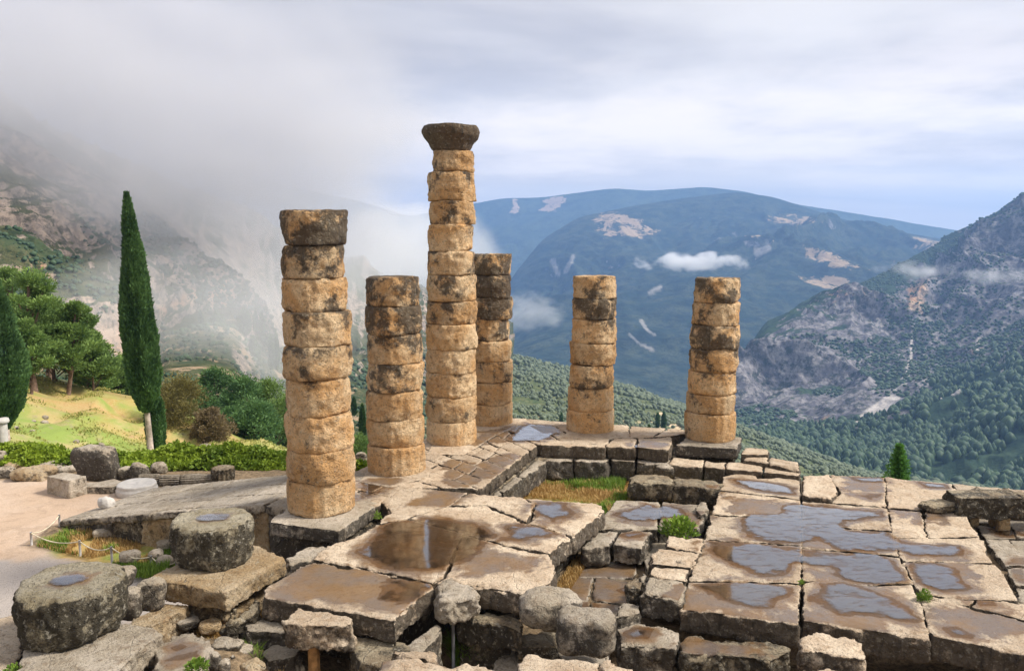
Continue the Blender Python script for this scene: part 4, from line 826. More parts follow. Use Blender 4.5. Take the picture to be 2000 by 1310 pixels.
# ------------------------------------------------------------------ big drums and their bases, front left
def drumwet(r): return lambda V: sst(r * .62 + fbm(V * 2, 3, 3) * .15 - np.hypot(V[:, 0], V[:, 1]), -.05, .2) * (V[:, 2] > .5)
def bigdrum(px, yb, w, h, zb, lab, seed, wp):
    Y0 = gp(px, yb, zb)[1]; r = w / 2 / F * (Y0 * 1.02 + .9) ; b = gp(px, yb, zb); Yc = b[1] + r; xc = b[0] * Yc / b[1]
    root = thing('fallen_drum', (xc, Yc, zb), lab, 'column drum', 'drums standing alone in the foreground')
    turned('drum', [(0, r * .86), (h * .25, r * .97), (h * .55, r * 1.0), (h * .9, r * .99), (h, r * .96)], (xc, Yc, zb), M_drum, root, 200, rough=(.06, .05, .028), seed=seed, flutes=20, fd=.035, endwear=.05, inner=.5,
           weath=lambda V: .06 - .30 * (V[:, 2] > h - .03), wet=drumwet(r * .75))
    poly = [(xc + r * wp * math.cos(a) * 1.25, Yc + r * wp * .9 * math.sin(a)) for a in np.arange(10) * .628]
    th = np.arange(60) / 60 * 6.2832; Q = np.stack([np.cos(th), np.sin(th)], -1); rr = r * wp * (1 + .25 * fbm(np.c_[Q * 1.7, np.full(60, seed)], 3, 2))
    V = np.r_[[[xc, Yc, zb + h + .03]], np.c_[xc + Q[:, 0] * rr, Yc + Q[:, 1] * rr * .8, np.full(60, zb + h + .03)]]
    kind(mesh('puddle', V, [(0, i + 1, (i + 1) % 60 + 1) for i in range(60)], M_water, attrs=dict(depth=np.r_[1, np.full(60, .45)])), 'structure'); return xc, Yc, r
D1 = bigdrum(146, 1281, 212, .92, .15, 'largest lone drum at the lower left corner with a puddle in its top', 5, .34)
D2 = bigdrum(419, 1122, 160, .92, .12, 'smaller lone drum standing on a tan plinth with a puddle in its top', 15, .36)
base = thing('drum_plinth', (*gp(430, 1130, .1)[:2], -.9), 'tan square plinth on rubble masonry under the smaller lone drum', 'plinth')
stone('plinth', [(288, 1128), (345, 1098), (430, 1058), (480, 1055), (559, 1088), (441, 1156), (360, 1141)], .1, .42, M_block, base, vox=.04, wear=.7)
stone('rubble_masonry', [(375, 1170), (380, 1110), (500, 1080), (552, 1098), (446, 1172), (438, 1176)], -.32, .9, M_block, base, weath=.05, amp=2.4, wear=2)
g2 = 'blocks around the front left drums'
B([(560, 1088), (600, 1064), (648, 1068), (640, 1084), (610, 1092), (565, 1100)], -.1, .5, M_grey, label='flat grey stone between the tan plinth and the central terrace', group=g2, amp=1.6)
B([(243, 1226), (262, 1208), (325, 1176), (368, 1182), (340, 1202), (300, 1221)], -.35, .5, M_block, label='low mossy ledge slab between the two lone drums', group=g2, amp=1.4)
B([(20, 1345), (30, 1290), (70, 1240), (160, 1215), (250, 1215), (300, 1222), (318, 1233), (270, 1272), (236, 1310), (200, 1345)], .14, .42, M_grey, label='pale slab carrying the largest lone drum', group=g2, amp=1.3, weath=-.1)
rock('rounded_block', 266, 1130, 326, 1194, -.35, 'rounded grey stone against the tan plinth corner', M_grey, 'boulder', 3.2, .8, .2, 5, .8, group=g2)
rock('rounded_block', 236, 1150, 276, 1207, -.35, 'small upright stone squeezed behind the largest drum', M_grey, 'boulder', 3.5, .8, 0, 6, .8, group=g2)
for i, (a, l) in enumerate([((150, 1106, 215, 1140), 'flat stone at the gravel edge behind the largest drum'), ((205, 1110, 262, 1150), 'broken flat stone behind the largest drum')]):
    rock('flat_stone', *a, -.9 if i else -1.0, l, M_grey, 'flat stone', 3, 1, .3 * i, 20 + i, .9, group=g2)
stone('flat_stone', [(300, 1345), (306, 1262), (335, 1240), (372, 1238), (402, 1252), (408, 1275), (398, 1345)], -.1, .4, M_grey, None, 'flat pale stone with two puddles right of the largest drum', 'flat stone', g2, amp=1.8, wear=2, weath=-.15)
PUD.append((-.1, [tuple(gp(*q, -.1)[:2]) for q in [(312, 1292), (345, 1276), (388, 1268), (392, 1282), (350, 1292)]], .06, True, 90))
PUD.append((-.1, [tuple(gp(*q, -.1)[:2]) for q in [(330, 1264), (355, 1256), (368, 1262), (345, 1272)]], .05, True, 91))
for k_, (a, l) in enumerate([((455, 1262, 492, 1284), 'flat shard lying in the brown litter under the sloping stone'), ((392, 1212, 432, 1236), 'low mossy rock at the foot of the rubble masonry'), ((345, 1206, 388, 1232), 'pale chunk by the low mossy ledge slab'), ((470, 1290, 520, 1320), 'worn block at the bottom below the dark one')]):
    rock('small_rock', *a, -.75, l, [M_grey, M_block][k_ % 2], 'rock', 3.2, .9, .3 * k_, 50 + k_, 1.2, group=g2)
rock('small_rock', 402, 1274, 432, 1312, -.5, 'small pale rock at the bottom beside the flat stone with puddles', M_grey, 'rock', 2.8, .8, 0, 41, 1, group=g2)
rock('small_rock', 428, 1288, 450, 1315, -.55, 'tiny pale rock by the grass tuft at the bottom', M_grey, 'rock', 2.8, .8, 0, 42, 1, group=g2)
rock('small_rock', 418, 1250, 476, 1275, -.6, 'flat rock lying on the orange litter', M_grey, 'rock', 3, .8, 0, 43, 1, group=g2)
B([(-140, 1345), (-120, 1235), (0, 1205), (45, 1192), (70, 1215), (40, 1260), (25, 1345)], -.05, .3, M_pave, label='pale low slab at the left edge behind the largest drum', group=g2)
# stones in the roped grass
g3 = 'small stones in the roped grass'
for a, z, l in (((236, 1074, 272, 1098), -1.9, 'grey squared stone touching the rope'), ((307, 1054, 335, 1076), -1.9, 'round white stone in the roped grass'), ((290, 1076, 318, 1092), -1.9, 'flat white stone below the round one'), ((310, 1086, 340, 1106), -1.9, 'pale stone next to the tan plinth'), ((183, 1030, 226, 1052), -2.0, 'grey block at the foot of the ramp wall')):
    rock('small_stone', *a, z, l, M_grey, 'stone', 3.4, .9, .3, int(a[0]), .9, group=g3, weath=-.15)
# rope barrier
rope = thing('rope_barrier', (*gp(157, 1080, -2)[:2], -2), 'low rope strung between thin posts round the grass patch by the ramp', 'rope fence')
def tube(name, pts, rad, mt, parent, seg=8, rads=None, **kw):
    pts = np.array(pts, float); n = len(pts); T = np.gradient(pts, axis=0); T /= np.linalg.norm(T, axis=1)[:, None] + 1e-9
    up = np.array((0, 0, 1.0)) if abs(T[:, 2]).mean() < .8 else np.array((0, 1.0, 0))
    A = np.cross(T, up); A /= np.linalg.norm(A, axis=1)[:, None] + 1e-9; Bn = np.cross(T, A); th = np.arange(seg) / seg * 6.2832
    rr = np.array(rads if rads is not None else [rad] * n)[:, None, None]
    V = (pts[:, None] + rr * (A[:, None] * np.cos(th)[None, :, None] + Bn[:, None] * np.sin(th)[None, :, None])).reshape(-1, 3)
    Fc = [tuple(q) for q in grid_faces(seg, n, True)] + [tuple(range(seg)), tuple(range((n - 1) * seg, n * seg))[::-1]]
    return V, Fc, mesh(name, V, Fc, mt, parent, **kw)
pp = [(117, 1030, 24), (62, 1066, 26), (157, 1084, 28), (219, 1100, 32), (296, 1110, 24), (345, 1116, 20)]
tops = []
for x, y, h in pp:
    b = gp(x, y, -2.0); s = b[1] / F; H = h * s * 1.05; tops.append(b + [0, 0, H]); 
    V, Fc, o = tube('post', [b + [0, 0, -.1], b + [0, 0, H * .5], b + [0, 0, H + .03]], .035, M_post, rope, origin=b)
for a, b in zip(tops[:-1], tops[1:]):
    k = np.linspace(0, 1, 14)[:, None]; P = a * (1 - k) + b * k; P[:, 2] -= (.16 * 4 * k * (1 - k))[:, 0]; tube('rope', P, .016, M_rope, rope)
# supports
for x, y0, y1, z, lab in ((607, 1262, 1318, -.5, 'orange wooden prop under the loose pale-topped block'),):
    b = gp(x, y1, -1.5); t_ = gp(x, y0, z); w_ = .09
    stone('wooden_prop', None, 0, 1.4, M_wood, None, lab, 'prop', world_pts=[t_ + [-w_, .1, 0], t_ + [w_, .1, 0], t_ + [w_, .3, 0], t_ + [-w_, .3, 0]], gap=0, wear=.1, amp=.3)
b = gp(885, 1196, -.42); tube('prop_pipe', [b + [0, -.05, .0], b + [0, -.05, -1.2]], .035, M_steel, None); tag(bpy.data.objects['prop_pipe'], 'thin grey pipe propping the broken corner over the hole', 'pipe')
# propped block at the right edge
tb = thing('propped_block', (*gp(1930, 1045, -1.1)[:2], -1.1), 'dark rough block raised on short square legs at the right edge', 'raised block')
Yb = gp(1930, 1040, -1.1)[1]; zt_ = yp(1930, 970, Yb)[2]; zb_ = yp(1930, 1015, Yb)[2]
stone('top_block', None, 0, zt_ - zb_, M_dark, tb, world_pts=[[yp(1866, 990, Yb)[0], Yb - .1, zt_], [yp(1998, 990, Yb)[0], Yb - .1, zt_], [yp(2000, 990, Yb)[0], Yb + .75, zt_ + .02], [yp(1868, 990, Yb)[0], Yb + .75, zt_ + .02]], amp=1.8, wear=1.8, weath=.1)
for xa, xb, dy in ((1894, 1914, .45), (1936, 1950, .5), (1951, 1976, .12)):
    x0_, x1_ = yp(xa, 1030, Yb + dy)[0], yp(xb, 1030, Yb + dy)[0]
    stone('leg', None, 0, zb_ + 1.14, M_block, tb, world_pts=[[x0_, Yb + dy, zb_ + .02], [x1_, Yb + dy, zb_ + .02], [x1_, Yb + dy + .22, zb_ + .02], [x0_, Yb + dy + .22, zb_ + .02]], amp=.3, wear=.2, gap=0)
stone('stone_block', None, 0, .5, M_dark, None, 'second dark rough block cut by the right edge behind the propped one', world_pts=[[yp(2003, 990, Yb)[0], Yb, zt_ - .05], [yp(2090, 990, Yb)[0], Yb, zt_ - .05], [yp(2090, 990, Yb)[0], Yb + .8, zt_ - .05], [yp(2003, 990, Yb)[0], Yb + .8, zt_ - .05]], amp=1.6, wear=1.5)
rock('broken_stone', 1796, 978, 1868, 1002, ZR, 'hollow broken stone lying on the far part of the wet terrace', M_dark, 'broken stone', 2.8, .7, .1, 61, 1.3)

# ------------------------------------------------------------------ stones along the path, far left
g4 = 'ancient stones lined up along the path'
zg = -2.1
rock('standing_stone', 149, 872, 234, 943, zg, 'tall dark grey stone with a rounded right shoulder, the largest beside the path', M_grey, 'carved stone', 3.8, .55, -.15, 73, .7, group=g4, lean=-.12, weath=.10)
def blk(q, z, th, lab, mt=M_marble, **k): return stone('carved_block', q, z, th, mt, None, lab, 'carved block', g4, amp=.5, wear=.5, vox=.04, **k)
blk([(88, 930), (126, 921), (170, 929), (134, 938)], -1.35, .72, 'pale cube with a round boss on its front face beside the path', M_grey, weath=-.2)
b_ = gp(110, 944, -1.7); rock('boss', 101, 937, 118, 950, -1.75, 'x', M_grey, 'x', 2.2, .8); o_ = [o for o in bpy.data.objects if o.name.startswith('boss')][0]; cb = [o for o in bpy.data.objects if o.get('label', '').startswith('pale cube')][0]
for k_ in ('label', 'category'): del o_[k_]
o_.parent = cb; o_.location = o_.location - cb.location
blk([(164, 942), (200, 938), (224, 934), (244, 941), (218, 950), (166, 950)], -1.75, .42, 'low grey block with a stepped top in front of the tall dark stone', M_grey, weath=-.05)
turned('round_base', [(0, .72), (.2, .72), (.25, .68), (.38, .68)], (*gp(268, 962, -2)[:2] , -2.02), M_marble, None, 64, rough=(.01, .008, .005), seed=3, endwear=.02); tag([o for o in bpy.data.objects if o.name == 'round_base'][0], 'round white marble base at the ramp edge', 'column base', g4)
def flute(x0, y0, x1, y1, r, z, lab, mt=M_grey):
    a, b2 = gp(x0, y0, z), gp(x1, y1, z); ax = b2 - a; L2 = np.linalg.norm(ax)
    o = turned('fluted_shaft', [(0, r), (L2 * .5, r), (L2, r * .97)], tuple(a + [0, 0, r * .6]), mt, None, 80, flutes=16, fd=.05, rough=(.02, .01, .005), seed=x0, axis=tuple(ax / L2), endwear=.03, weath=lambda V: -.12 + 0 * V[:, 0]); tag(o, lab, 'column fragment', g4)
flute(272, 946, 312, 944, .24, -2.0, 'short fluted shaft lying next to the round white base')
flute(314, 946, 352, 945, .24, -2.0, 'middle fluted shaft lying in the row')
flute(354, 944, 420, 941, .22, -2.0, 'longest fluted shaft lying in the row')
o = turned('fluted_shaft', [(0, .42), (.3, .45), (.62, .43)], (*gp(436, 941, -2)[:2], -2.05), M_dark, None, 80, flutes=16, fd=.07, rough=(.01, .01, .005), seed=4, endwear=.05); tag(o, 'dark upright fluted drum beside the ramp top', 'column fragment', g4)
for i, (a, l) in enumerate([((255, 904, 293, 942), 'lumpy carved grey stone right of the tall dark one'), ((295, 902, 330, 928), 'conical pale stone behind the fluted shafts'), ((228, 912, 258, 940), 'small layered stone against the tall dark one'),
    ((28, 912, 106, 944), 'wide brown mound-shaped rock left of the cube'), ((-20, 910, 32, 938), 'rough rock at the left edge of the path'), ((14, 898, 72, 920), 'brown rock behind the mound-shaped one'), ((82, 902, 138, 922), 'low brown rock behind the cube'),
    ((118, 910, 156, 926), 'white flat stone half behind the cube'), ((-30, 880, 12, 915), 'upright pale stone at the left edge in the vines'), ((318, 948, 336, 956), 'tiny white stone in front of the fluted shafts'), ((352, 941, 378, 950), 'small white stone at the ramp edge'), ((296, 948, 314, 956), 'small cubic white stone beside the round base'),
    ((390, 868, 412, 882), 'small pale block above the vines left of the two'), ((414, 872, 434, 884), 'small pale block above the vines right of the two'), ((520, 888, 560, 905), 'flat pale stone beyond the vines by the first column'), ((694, 884, 716, 903), 'grey stone seen between the first two columns')]):
    rock('rough_stone', *a, zg if i < 12 else -2.3, l, [M_grey, M_block, M_grey, M_block][i % 4] if i in (3, 4, 5, 6) else M_grey, 'rock', 2.8 if i not in (12, 13) else 5, .7, .3 * (i % 3), 80 + i, 1.1, group=g4, weath=-.12 if i in (1, 7, 9, 10, 11, 12, 13, 14) else .02)
# marble post at the far left
pl = thing('marble_post', (*yp(5, 835, 37)[:2], -3), 'white capped marble post at the left edge under the cypress', 'marble post')
pb = yp(4, 835, 37); turned('shaft', [(0, .22), (1.0, .22)], (pb[0], pb[1], pb[2] - .8), M_marble, pl, 40, rough=(.01, .005, .003), seed=8, endwear=.01); turned('cap', [(0, .3), (.1, .32), (.2, .28)], (pb[0], pb[1], pb[2] + .22), M_marble, pl, 40, rough=(.01, .005, .003), seed=8, endwear=.01)
# ------------------------------------------------------------------ plants
def leaves(P, D, size, seed, wide=.45, curl=0.0):
    """quads of length size along D at P -> vertices, faces"""
    rg = np.random.default_rng(seed); n = len(P); D = D / (np.linalg.norm(D, axis=1)[:, None] + 1e-9)
    r = rg.normal(size=(n, 3)); A = np.cross(D, r); A /= np.linalg.norm(A, axis=1)[:, None] + 1e-9; s = (size * rg.uniform(.6, 1.3, n))[:, None]
    V = np.stack([P, P + D * s * .5 + A * s * wide * .5, P + D * s, P + D * s * .5 - A * s * wide * .5], 1).reshape(-1, 3)
    return V, np.arange(n * 4).reshape(n, 4), np.repeat(rg.random(n), 4)
def foliage(name, P, D, size, mt, parent, seed, wide=.45, tint=None):
    V, Fc, tn = leaves(P, D, size, seed, wide)
    if tint is not None: tn = np.clip(tn * .5 + np.repeat(tint, 4) * .6, 0, 1)
    return mesh(name, V, Fc, mt, parent, smooth=False, attrs=dict(tint=tn), origin=tuple(parent.location) if parent is not None else None)
def cypress(base, H, prof, lab, n, seed, trunk=.1, mt=None, grp='cypresses', lean=0.0, leaf=.16):
    root = thing('cypress', base, lab, 'cypress tree', grp); rg = np.random.default_rng(seed); base = np.array(base)
    prof = np.array(prof); h = rg.random(n * 2) ** .9; rad = np.interp(h, prof[:, 0], prof[:, 1]); keep = (rg.random(n * 2) < (rad / rad.max()) * .9 + .1) & (h > prof[0, 0]); h = h[keep][:n]; rad = rad[keep][:n]; n = len(h)
    a = rg.random(n) * 6.283; q = np.c_[np.cos(a) * 1.3, np.sin(a) * 1.3, h * H * .55]; lump = fbm(q, 5, seed, .6)
    r = rad * (1 + .3 * lump) * (1 - .28 * rg.random(n) ** 2.2)
    P = base + np.c_[np.cos(a) * r, np.sin(a) * r, h * H]; P[:, 0] += lean * h * H
    D = np.c_[np.cos(a) * .45, np.sin(a) * .45, np.full(n, 1.0)] + rg.normal(size=(n, 3)) * .28
    foliage('foliage', P, D, np.full(n, leaf), mt or M_cyp, root, seed, .5, np.clip(.35 + lump * 1.3, 0, 1))
    hh = np.linspace(prof[0, 0], 1, 40); nt = 28; th = np.arange(nt) / nt * 6.283; rr = np.interp(hh, prof[:, 0], prof[:, 1]) * .84
    V = np.stack([base[0] + rr[:, None] * np.cos(th) + lean * hh[:, None] * H, base[1] + rr[:, None] * np.sin(th), base[2] + hh[:, None] * H + 0 * th[None]], -1).reshape(-1, 3)
    V += fbm(V * 1.4, 3, seed)[:, None] * .08
    mesh('inner_foliage', V, grid_faces(nt, 40, True), mt or M_cyp, root, attrs=dict(tint=np.zeros(len(V))), origin=tuple(root.location))
    tube('trunk', [base + [lean * z, 0, z] for z in np.linspace(-.2, H * .5, 8)], trunk, M_bark, root, 14, rads=np.linspace(trunk * 1.1, trunk * .6, 8), origin=tuple(root.location))
    return root
Yc_ = 44.0; b = yp(294, 876, Yc_); s = Yc_ / F; H = (876 - 376) * s
cypress(b, H, [(.15, .25), (.16, 14 * s), (.20, 22 * s), (.30, 27 * s), (.42, 28 * s), (.55, 26 * s), (.7, 20 * s), (.85, 11 * s), (.94, 5 * s), (1.0, .5 * s)], 'tall slim cypress with a bare pale trunk in the middle of the left slope', 60000, 1, .15, lean=-.045, leaf=.22)
b = yp(306, 876, Yc_ + 1.2); cypress(b, 3.2, [(0, .5), (.4, .5), (.8, .42), (1, .1)], 'short dark cypress growing right behind the pale trunk', 7000, 2, .06)
b = yp(10, 852, 40.0); s = 40 / F; H = (852 - 528) * s; cypress(b, H, [(.04, .2), (.1, 18 * s), (.2, 38 * s), (.35, 42 * s), (.5, 38 * s), (.7, 26 * s), (.9, 10 * s), (1, 2 * s)], 'dark cypress cut by the left edge of the view', 40000, 3, .2, lean=-.01, leaf=.22)

def tree(base, H, Wd_, lab, kindn, seed, mt, nclump=26, nl=260, leaf=.22, bark=None, lean=(0, 0), crown0=.35, grp=None, cat='pine tree', csize=.2, name='pine_tree', flat=.55, trunk=None):
    rg = np.random.default_rng(seed); base = np.array(base, float); root = thing(name, base, lab, cat, grp); bark = bark or M_pinebark
    tr = trunk or H * .022; k = np.linspace(0, 1, 9); bend = rg.normal(size=2) * H * .03
    ax = np.stack([base[0] + lean[0] * H * k + bend[0] * np.sin(k * 3), base[1] + lean[1] * H * k + bend[1] * np.sin(k * 3), base[2] - .2 + H * .93 * k], -1)
    tube('trunk', ax, tr, bark, root, 10, rads=tr * (1.15 - .85 * k), origin=tuple(base))
    Vs, Fs, off = [], [], 0; Pc = []
    for i in range(nclump):
        h = crown0 + (1 - crown0) * (i + rg.random()) / nclump; a = rg.random() * 6.283 + i * 2.4
        env = Wd_ * .5 * math.sin(math.pi * min(1, max(.05, (h - crown0) / (1 - crown0) * .78 + .22))) ** .7
        r = env * rg.uniform(.35, 1.0); o = np.array([np.interp(h * .93, k * .93, ax[:, j]) for j in range(3)]) if False else ax[0] + (ax[-1] - ax[0]) * h
        Pc.append(np.array([o[0] + r * math.cos(a), o[1] + r * math.sin(a), base[2] + H * h * .98]))
        if i % 2 == 0:
            st_ = ax[0] + (ax[-1] - ax[0]) * max(h - .16, .12); mid_ = (st_ + Pc[-1]) / 2 + [0, 0, -.1]
            pts = np.array([st_, mid_, Pc[-1]]); th = np.arange(5) / 5 * 6.283
            for q, rd in zip(pts, (tr * .42, tr * .3, tr * .12)): Vs.append(np.stack([q[0] + rd * np.cos(th), q[1] + 0 * th, q[2] + rd * np.sin(th)], -1))
            Fs.append(grid_faces(5, 3, True) + off); off += 15
    mesh('limbs', np.concatenate(Vs), np.concatenate(Fs), bark, root, origin=tuple(base))
    PP, DD, TT = [], [], []
    for c in Pc:
        cs = Wd_ * csize * rg.uniform(.6, 1.25); n = int(nl * rg.uniform(.7, 1.3)); d = rg.normal(size=(n, 3)); d /= np.linalg.norm(d, axis=1)[:, None]; r = rg.random(n) ** .45
        lp = 1 + .35 * fbm(d * 1.5 + c, 3, seed)
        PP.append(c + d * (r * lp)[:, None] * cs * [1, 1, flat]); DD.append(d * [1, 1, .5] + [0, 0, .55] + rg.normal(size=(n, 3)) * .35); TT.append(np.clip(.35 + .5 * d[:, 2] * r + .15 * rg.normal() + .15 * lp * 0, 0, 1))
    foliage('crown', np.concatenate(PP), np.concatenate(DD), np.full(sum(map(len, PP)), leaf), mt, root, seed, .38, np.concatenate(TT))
    return root
gpin = 'pines on the left slope'
pines = [ # foot px, foot py, top py, width px, distance, lean, label
 (70, 770, 530, 120, 62, .00, 'tall pine behind the left cypress'), (112, 772, 600, 95, 66, .06, 'pine with a dark trunk second from the left'), (95, 770, 570, 100, 70, -.05, 'pine rising behind the second trunk'),
 (132, 776, 588, 90, 64, .13, 'pine leaning right with a clear reddish trunk'), (38, 762, 518, 110, 74, -.05, 'tallest pine at the left edge'), (165, 782, 645, 80, 68, .10, 'small round pine right of the leaning one'),
 (200, 790, 690, 90, 72, .0, 'low pine on the crest next to the tall cypress'), (232, 800, 700, 70, 76, .05, 'low pine half behind the tall cypress'), (20, 770, 600, 120, 66, .02, 'lower pine filling the gap beside the left cypress'), (60, 775, 640, 100, 60, .03, 'short pine in front of the tall ones'), (185, 786, 665, 90, 66, -.04, 'bushy pine between the leaning one and the crest'), (255, 812, 690, 90, 80, .0, 'pine directly behind the tall cypress crown'),
 (150, 780, 612, 60, 75, .16, 'thin pine with branches reaching right')]
for i, (fx, fy, ty, w, Y, ln, lab) in enumerate(pines):
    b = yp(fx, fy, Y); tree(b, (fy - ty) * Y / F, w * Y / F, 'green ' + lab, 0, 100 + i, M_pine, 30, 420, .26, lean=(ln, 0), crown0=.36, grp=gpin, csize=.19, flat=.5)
gp2 = 'trees in the hollow behind the vines'
for i, (fx, fy, ty, w, Y, mt, lab, nm, cat) in enumerate([
    (352, 868, 740, 120, 64, M_olive, 'yellow-brown broadleaf tree beside the tall cypress', 'broadleaf_tree', 'tree'), (412, 880, 800, 80, 62, M_drybush, 'dry brown shrub at the foot of the yellow-brown tree', 'broadleaf_tree', 'shrub'),
    (330, 800, 755, 60, 80, M_olive, 'small olive-green tree behind the yellow-brown one', 'broadleaf_tree', 'tree'),
    (425, 870, 716, 110, 84, M_pine2, 'bushy pine with the highest top in the hollow', 'pine_tree', 'pine tree'), (480, 880, 738, 110, 78, M_pine2, 'broad dark pine in the middle of the hollow', 'pine_tree', 'pine tree'),
    (530, 890, 742, 110, 82, M_pine, 'dense pine next to the first column', 'pine_tree', 'pine tree'), (500, 895, 790, 120, 70, M_pine2, 'low dark pine in front of the dense one', 'pine_tree', 'pine tree'), (455, 885, 800, 90, 74, M_pine2, 'low pine touching the dry shrub', 'pine_tree', 'pine tree'),
    (560, 895, 780, 110, 90, M_pine2, 'pine mostly hidden behind the first column', 'pine_tree', 'pine tree'), (700, 900, 855, 70, 80, M_pine, 'green bush between the first two columns', 'shrub', 'shrub'), (280, 830, 700, 80, 82, M_pine, 'pine showing right of the tall cypress trunk', 'pine_tree', 'pine tree'),
    (385, 860, 760, 70, 90, M_pine, 'slim pine between the yellow-brown tree and the bushy pine', 'pine_tree', 'pine tree')]):
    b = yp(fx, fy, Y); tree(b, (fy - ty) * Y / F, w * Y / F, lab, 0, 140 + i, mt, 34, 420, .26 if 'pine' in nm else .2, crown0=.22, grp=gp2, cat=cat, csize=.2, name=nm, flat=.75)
# cypresses across the hollow, in the mist
gc = 'distant cypresses in the mist'
for i, (x, y1, y0, w, Y, lab) in enumerate([(394, 668, 606, 11, 330, 'thin distant cypress left of the cliff tree'), (530, 722, 655, 9, 290, 'distant cypress, left one of the close pair'), (541, 722, 648, 10, 292, 'distant cypress, right one of the close pair'), (496, 716, 655, 26, 300, 'broad distant cypress left of the pair'),
    (425, 668, 605, 34, 330, 'broad dark distant tree under the cliff'), (478, 655, 600, 24, 345, 'distant tree on the ridge end'), (500, 648, 608, 9, 345, 'slim distant cypress on the ridge, first of two'), (512, 650, 610, 8, 345, 'slim distant cypress on the ridge, second of two'),
    (709, 880, 788, 10, 95, 'thin cypress between the first two columns'), (692, 812, 775, 9, 160, 'small cypress beside the first column'), (1284, 838, 806, 6, 380, 'tiny cypress, left one of two on the olive slope'), (1296, 838, 804, 7, 380, 'tiny cypress, right one of two on the olive slope'), (1096, 850, 806, 6, 330, 'tiny cypress left of the second column from the right'), (1267, 868, 828, 6, 140, 'small cypress just beyond the far pavement edge')]):
    s = Y / F; cypress(yp(x, y1, Y), (y1 - y0) * s, [(0, .25 * w * s), (.15, .45 * w * s), (.5, .5 * w * s), (.8, .3 * w * s), (1, .02 * w * s)], lab, 1500 if Y > 120 else 5000, 200 + i, .1, grp=gc, leaf=max(.3, .0022 * Y))
# fir beyond the terrace
Y = 33; s = Y / F; b = yp(1753, 955, Y); rg = np.random.default_rng(9); root = thing('fir_tree', b, 'small bright green fir poking up beyond the wet terrace', 'fir tree'); H = (955 - 858) * s
PP, DD = [], []
for k in range(16):
    h = .06 + .92 * k / 16; L = (1 - h) ** .85 * 31 * s * (.6 + .55 * (k % 2))
    for q in range(7):
        a = q * .9 + k * 1.3; r = rg.random(70) ** .7 * L * rg.uniform(.7, 1.1); PP.append(b + np.c_[np.cos(a) * r, np.sin(a) * r, H * h + r * .28 - .05 + rg.normal(size=70) * .02] + rg.normal(size=(70, 3)) * .022)
        DD.append(np.tile([math.cos(a), math.sin(a), .35], (70, 1)) + rg.normal(size=(70, 3)) * .5)
foliage('branches', np.concatenate(PP), np.concatenate(DD), np.full(16 * 7 * 70, .11), M_fir, root, 3, .35); tube('trunk', [b + [0, 0, z] for z in np.linspace(-.6, H, 6)], .05, M_pinebark, root, 8, rads=np.linspace(.06, .01, 6), origin=tuple(b))

# vines over the wall along the path
rg = np.random.default_rng(5); N = 46000; seg = [(-60, 895, 60), (0, 890, 62), (90, 895, 52), (160, 900, 44), (240, 905, 36), (300, 912, 40), (380, 925, 52), (460, 928, 46), (540, 932, 34), (562, 932, 30)]
u_ = rg.random(N); xs = np.interp(u_, np.linspace(0, 1, len(seg)), [q[0] for q in seg]); yb_ = np.interp(xs, [q[0] for q in seg], [q[1] for q in seg]); hp = np.interp(xs, [q[0] for q in seg], [q[2] for q in seg])
Y = 32.5 + 2.6 * rg.random(N); P = np.stack([yp(x, 900, yy) for x, yy in zip(xs, Y)])
zf = np.array([gp(x, y, 0)[0] * 0 for x, y in zip(xs[:1], yb_[:1])]); Hh = hp / F * 33.5 * .82
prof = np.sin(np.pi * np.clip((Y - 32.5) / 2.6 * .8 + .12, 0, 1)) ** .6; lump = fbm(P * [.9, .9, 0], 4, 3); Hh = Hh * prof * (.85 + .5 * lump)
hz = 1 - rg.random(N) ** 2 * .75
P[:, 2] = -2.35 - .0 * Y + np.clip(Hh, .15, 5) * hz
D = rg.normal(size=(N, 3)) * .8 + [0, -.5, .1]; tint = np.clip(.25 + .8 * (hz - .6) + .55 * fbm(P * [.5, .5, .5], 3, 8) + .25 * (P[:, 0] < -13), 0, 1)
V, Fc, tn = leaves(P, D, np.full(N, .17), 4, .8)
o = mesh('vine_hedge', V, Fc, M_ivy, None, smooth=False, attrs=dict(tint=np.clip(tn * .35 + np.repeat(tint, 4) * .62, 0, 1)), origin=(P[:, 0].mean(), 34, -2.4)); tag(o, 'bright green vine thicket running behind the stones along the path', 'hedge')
# tufts and stones on the hill
rg = np.random.default_rng(31); n = 60000; hx = rg.uniform(-46, -8, n); hy = 36 + 32 * rg.random(n); k = fbm(np.c_[hx * .35, hy * .35, 0 * hx], 4, 2) + .3 * rg.random(n) > .1; hx, hy = hx[k], hy[k]
P = np.c_[hx, hy, G(hx, hy)]; P[:, 2] += fbm(P * [.4, .4, 0], 4, 3) * (.05 + .7 * sst(hy, 36, 60)) - .04
V, Fc, tn = leaves(P, rg.normal(size=P.shape) * .45 + [0, 0, 1], np.full(len(P), .16), 6, .6); kind(mesh('hill_grass', V, Fc, M_hillg, smooth=False, attrs=dict(tint=tn)), 'stuff')
for i in range(26):
    x = rg.uniform(40, 285); y = rg.uniform(795, 850); Yh = rg.uniform(38, 58); q = yp(x, y, Yh); zz = float(G(np.array([q[0]]), np.array([Yh]))[0]); s = .08 + .2 * rg.random()
    u0 = 1000 + F * q[0] / Yh; v0 = 480 + (7 - zz) / Yh * F
    rock('field_stone', u0 - s * F / Yh, v0 - s * F / Yh, u0 + s * F / Yh, v0 + 3, zz, 'grey stone scattered on the grassy hill left of the tall cypress', M_grey, 'rock', 3, .8, 0, 300 + i, 1.2, group='stones on the grassy hill', weath=-.1, sub=2)
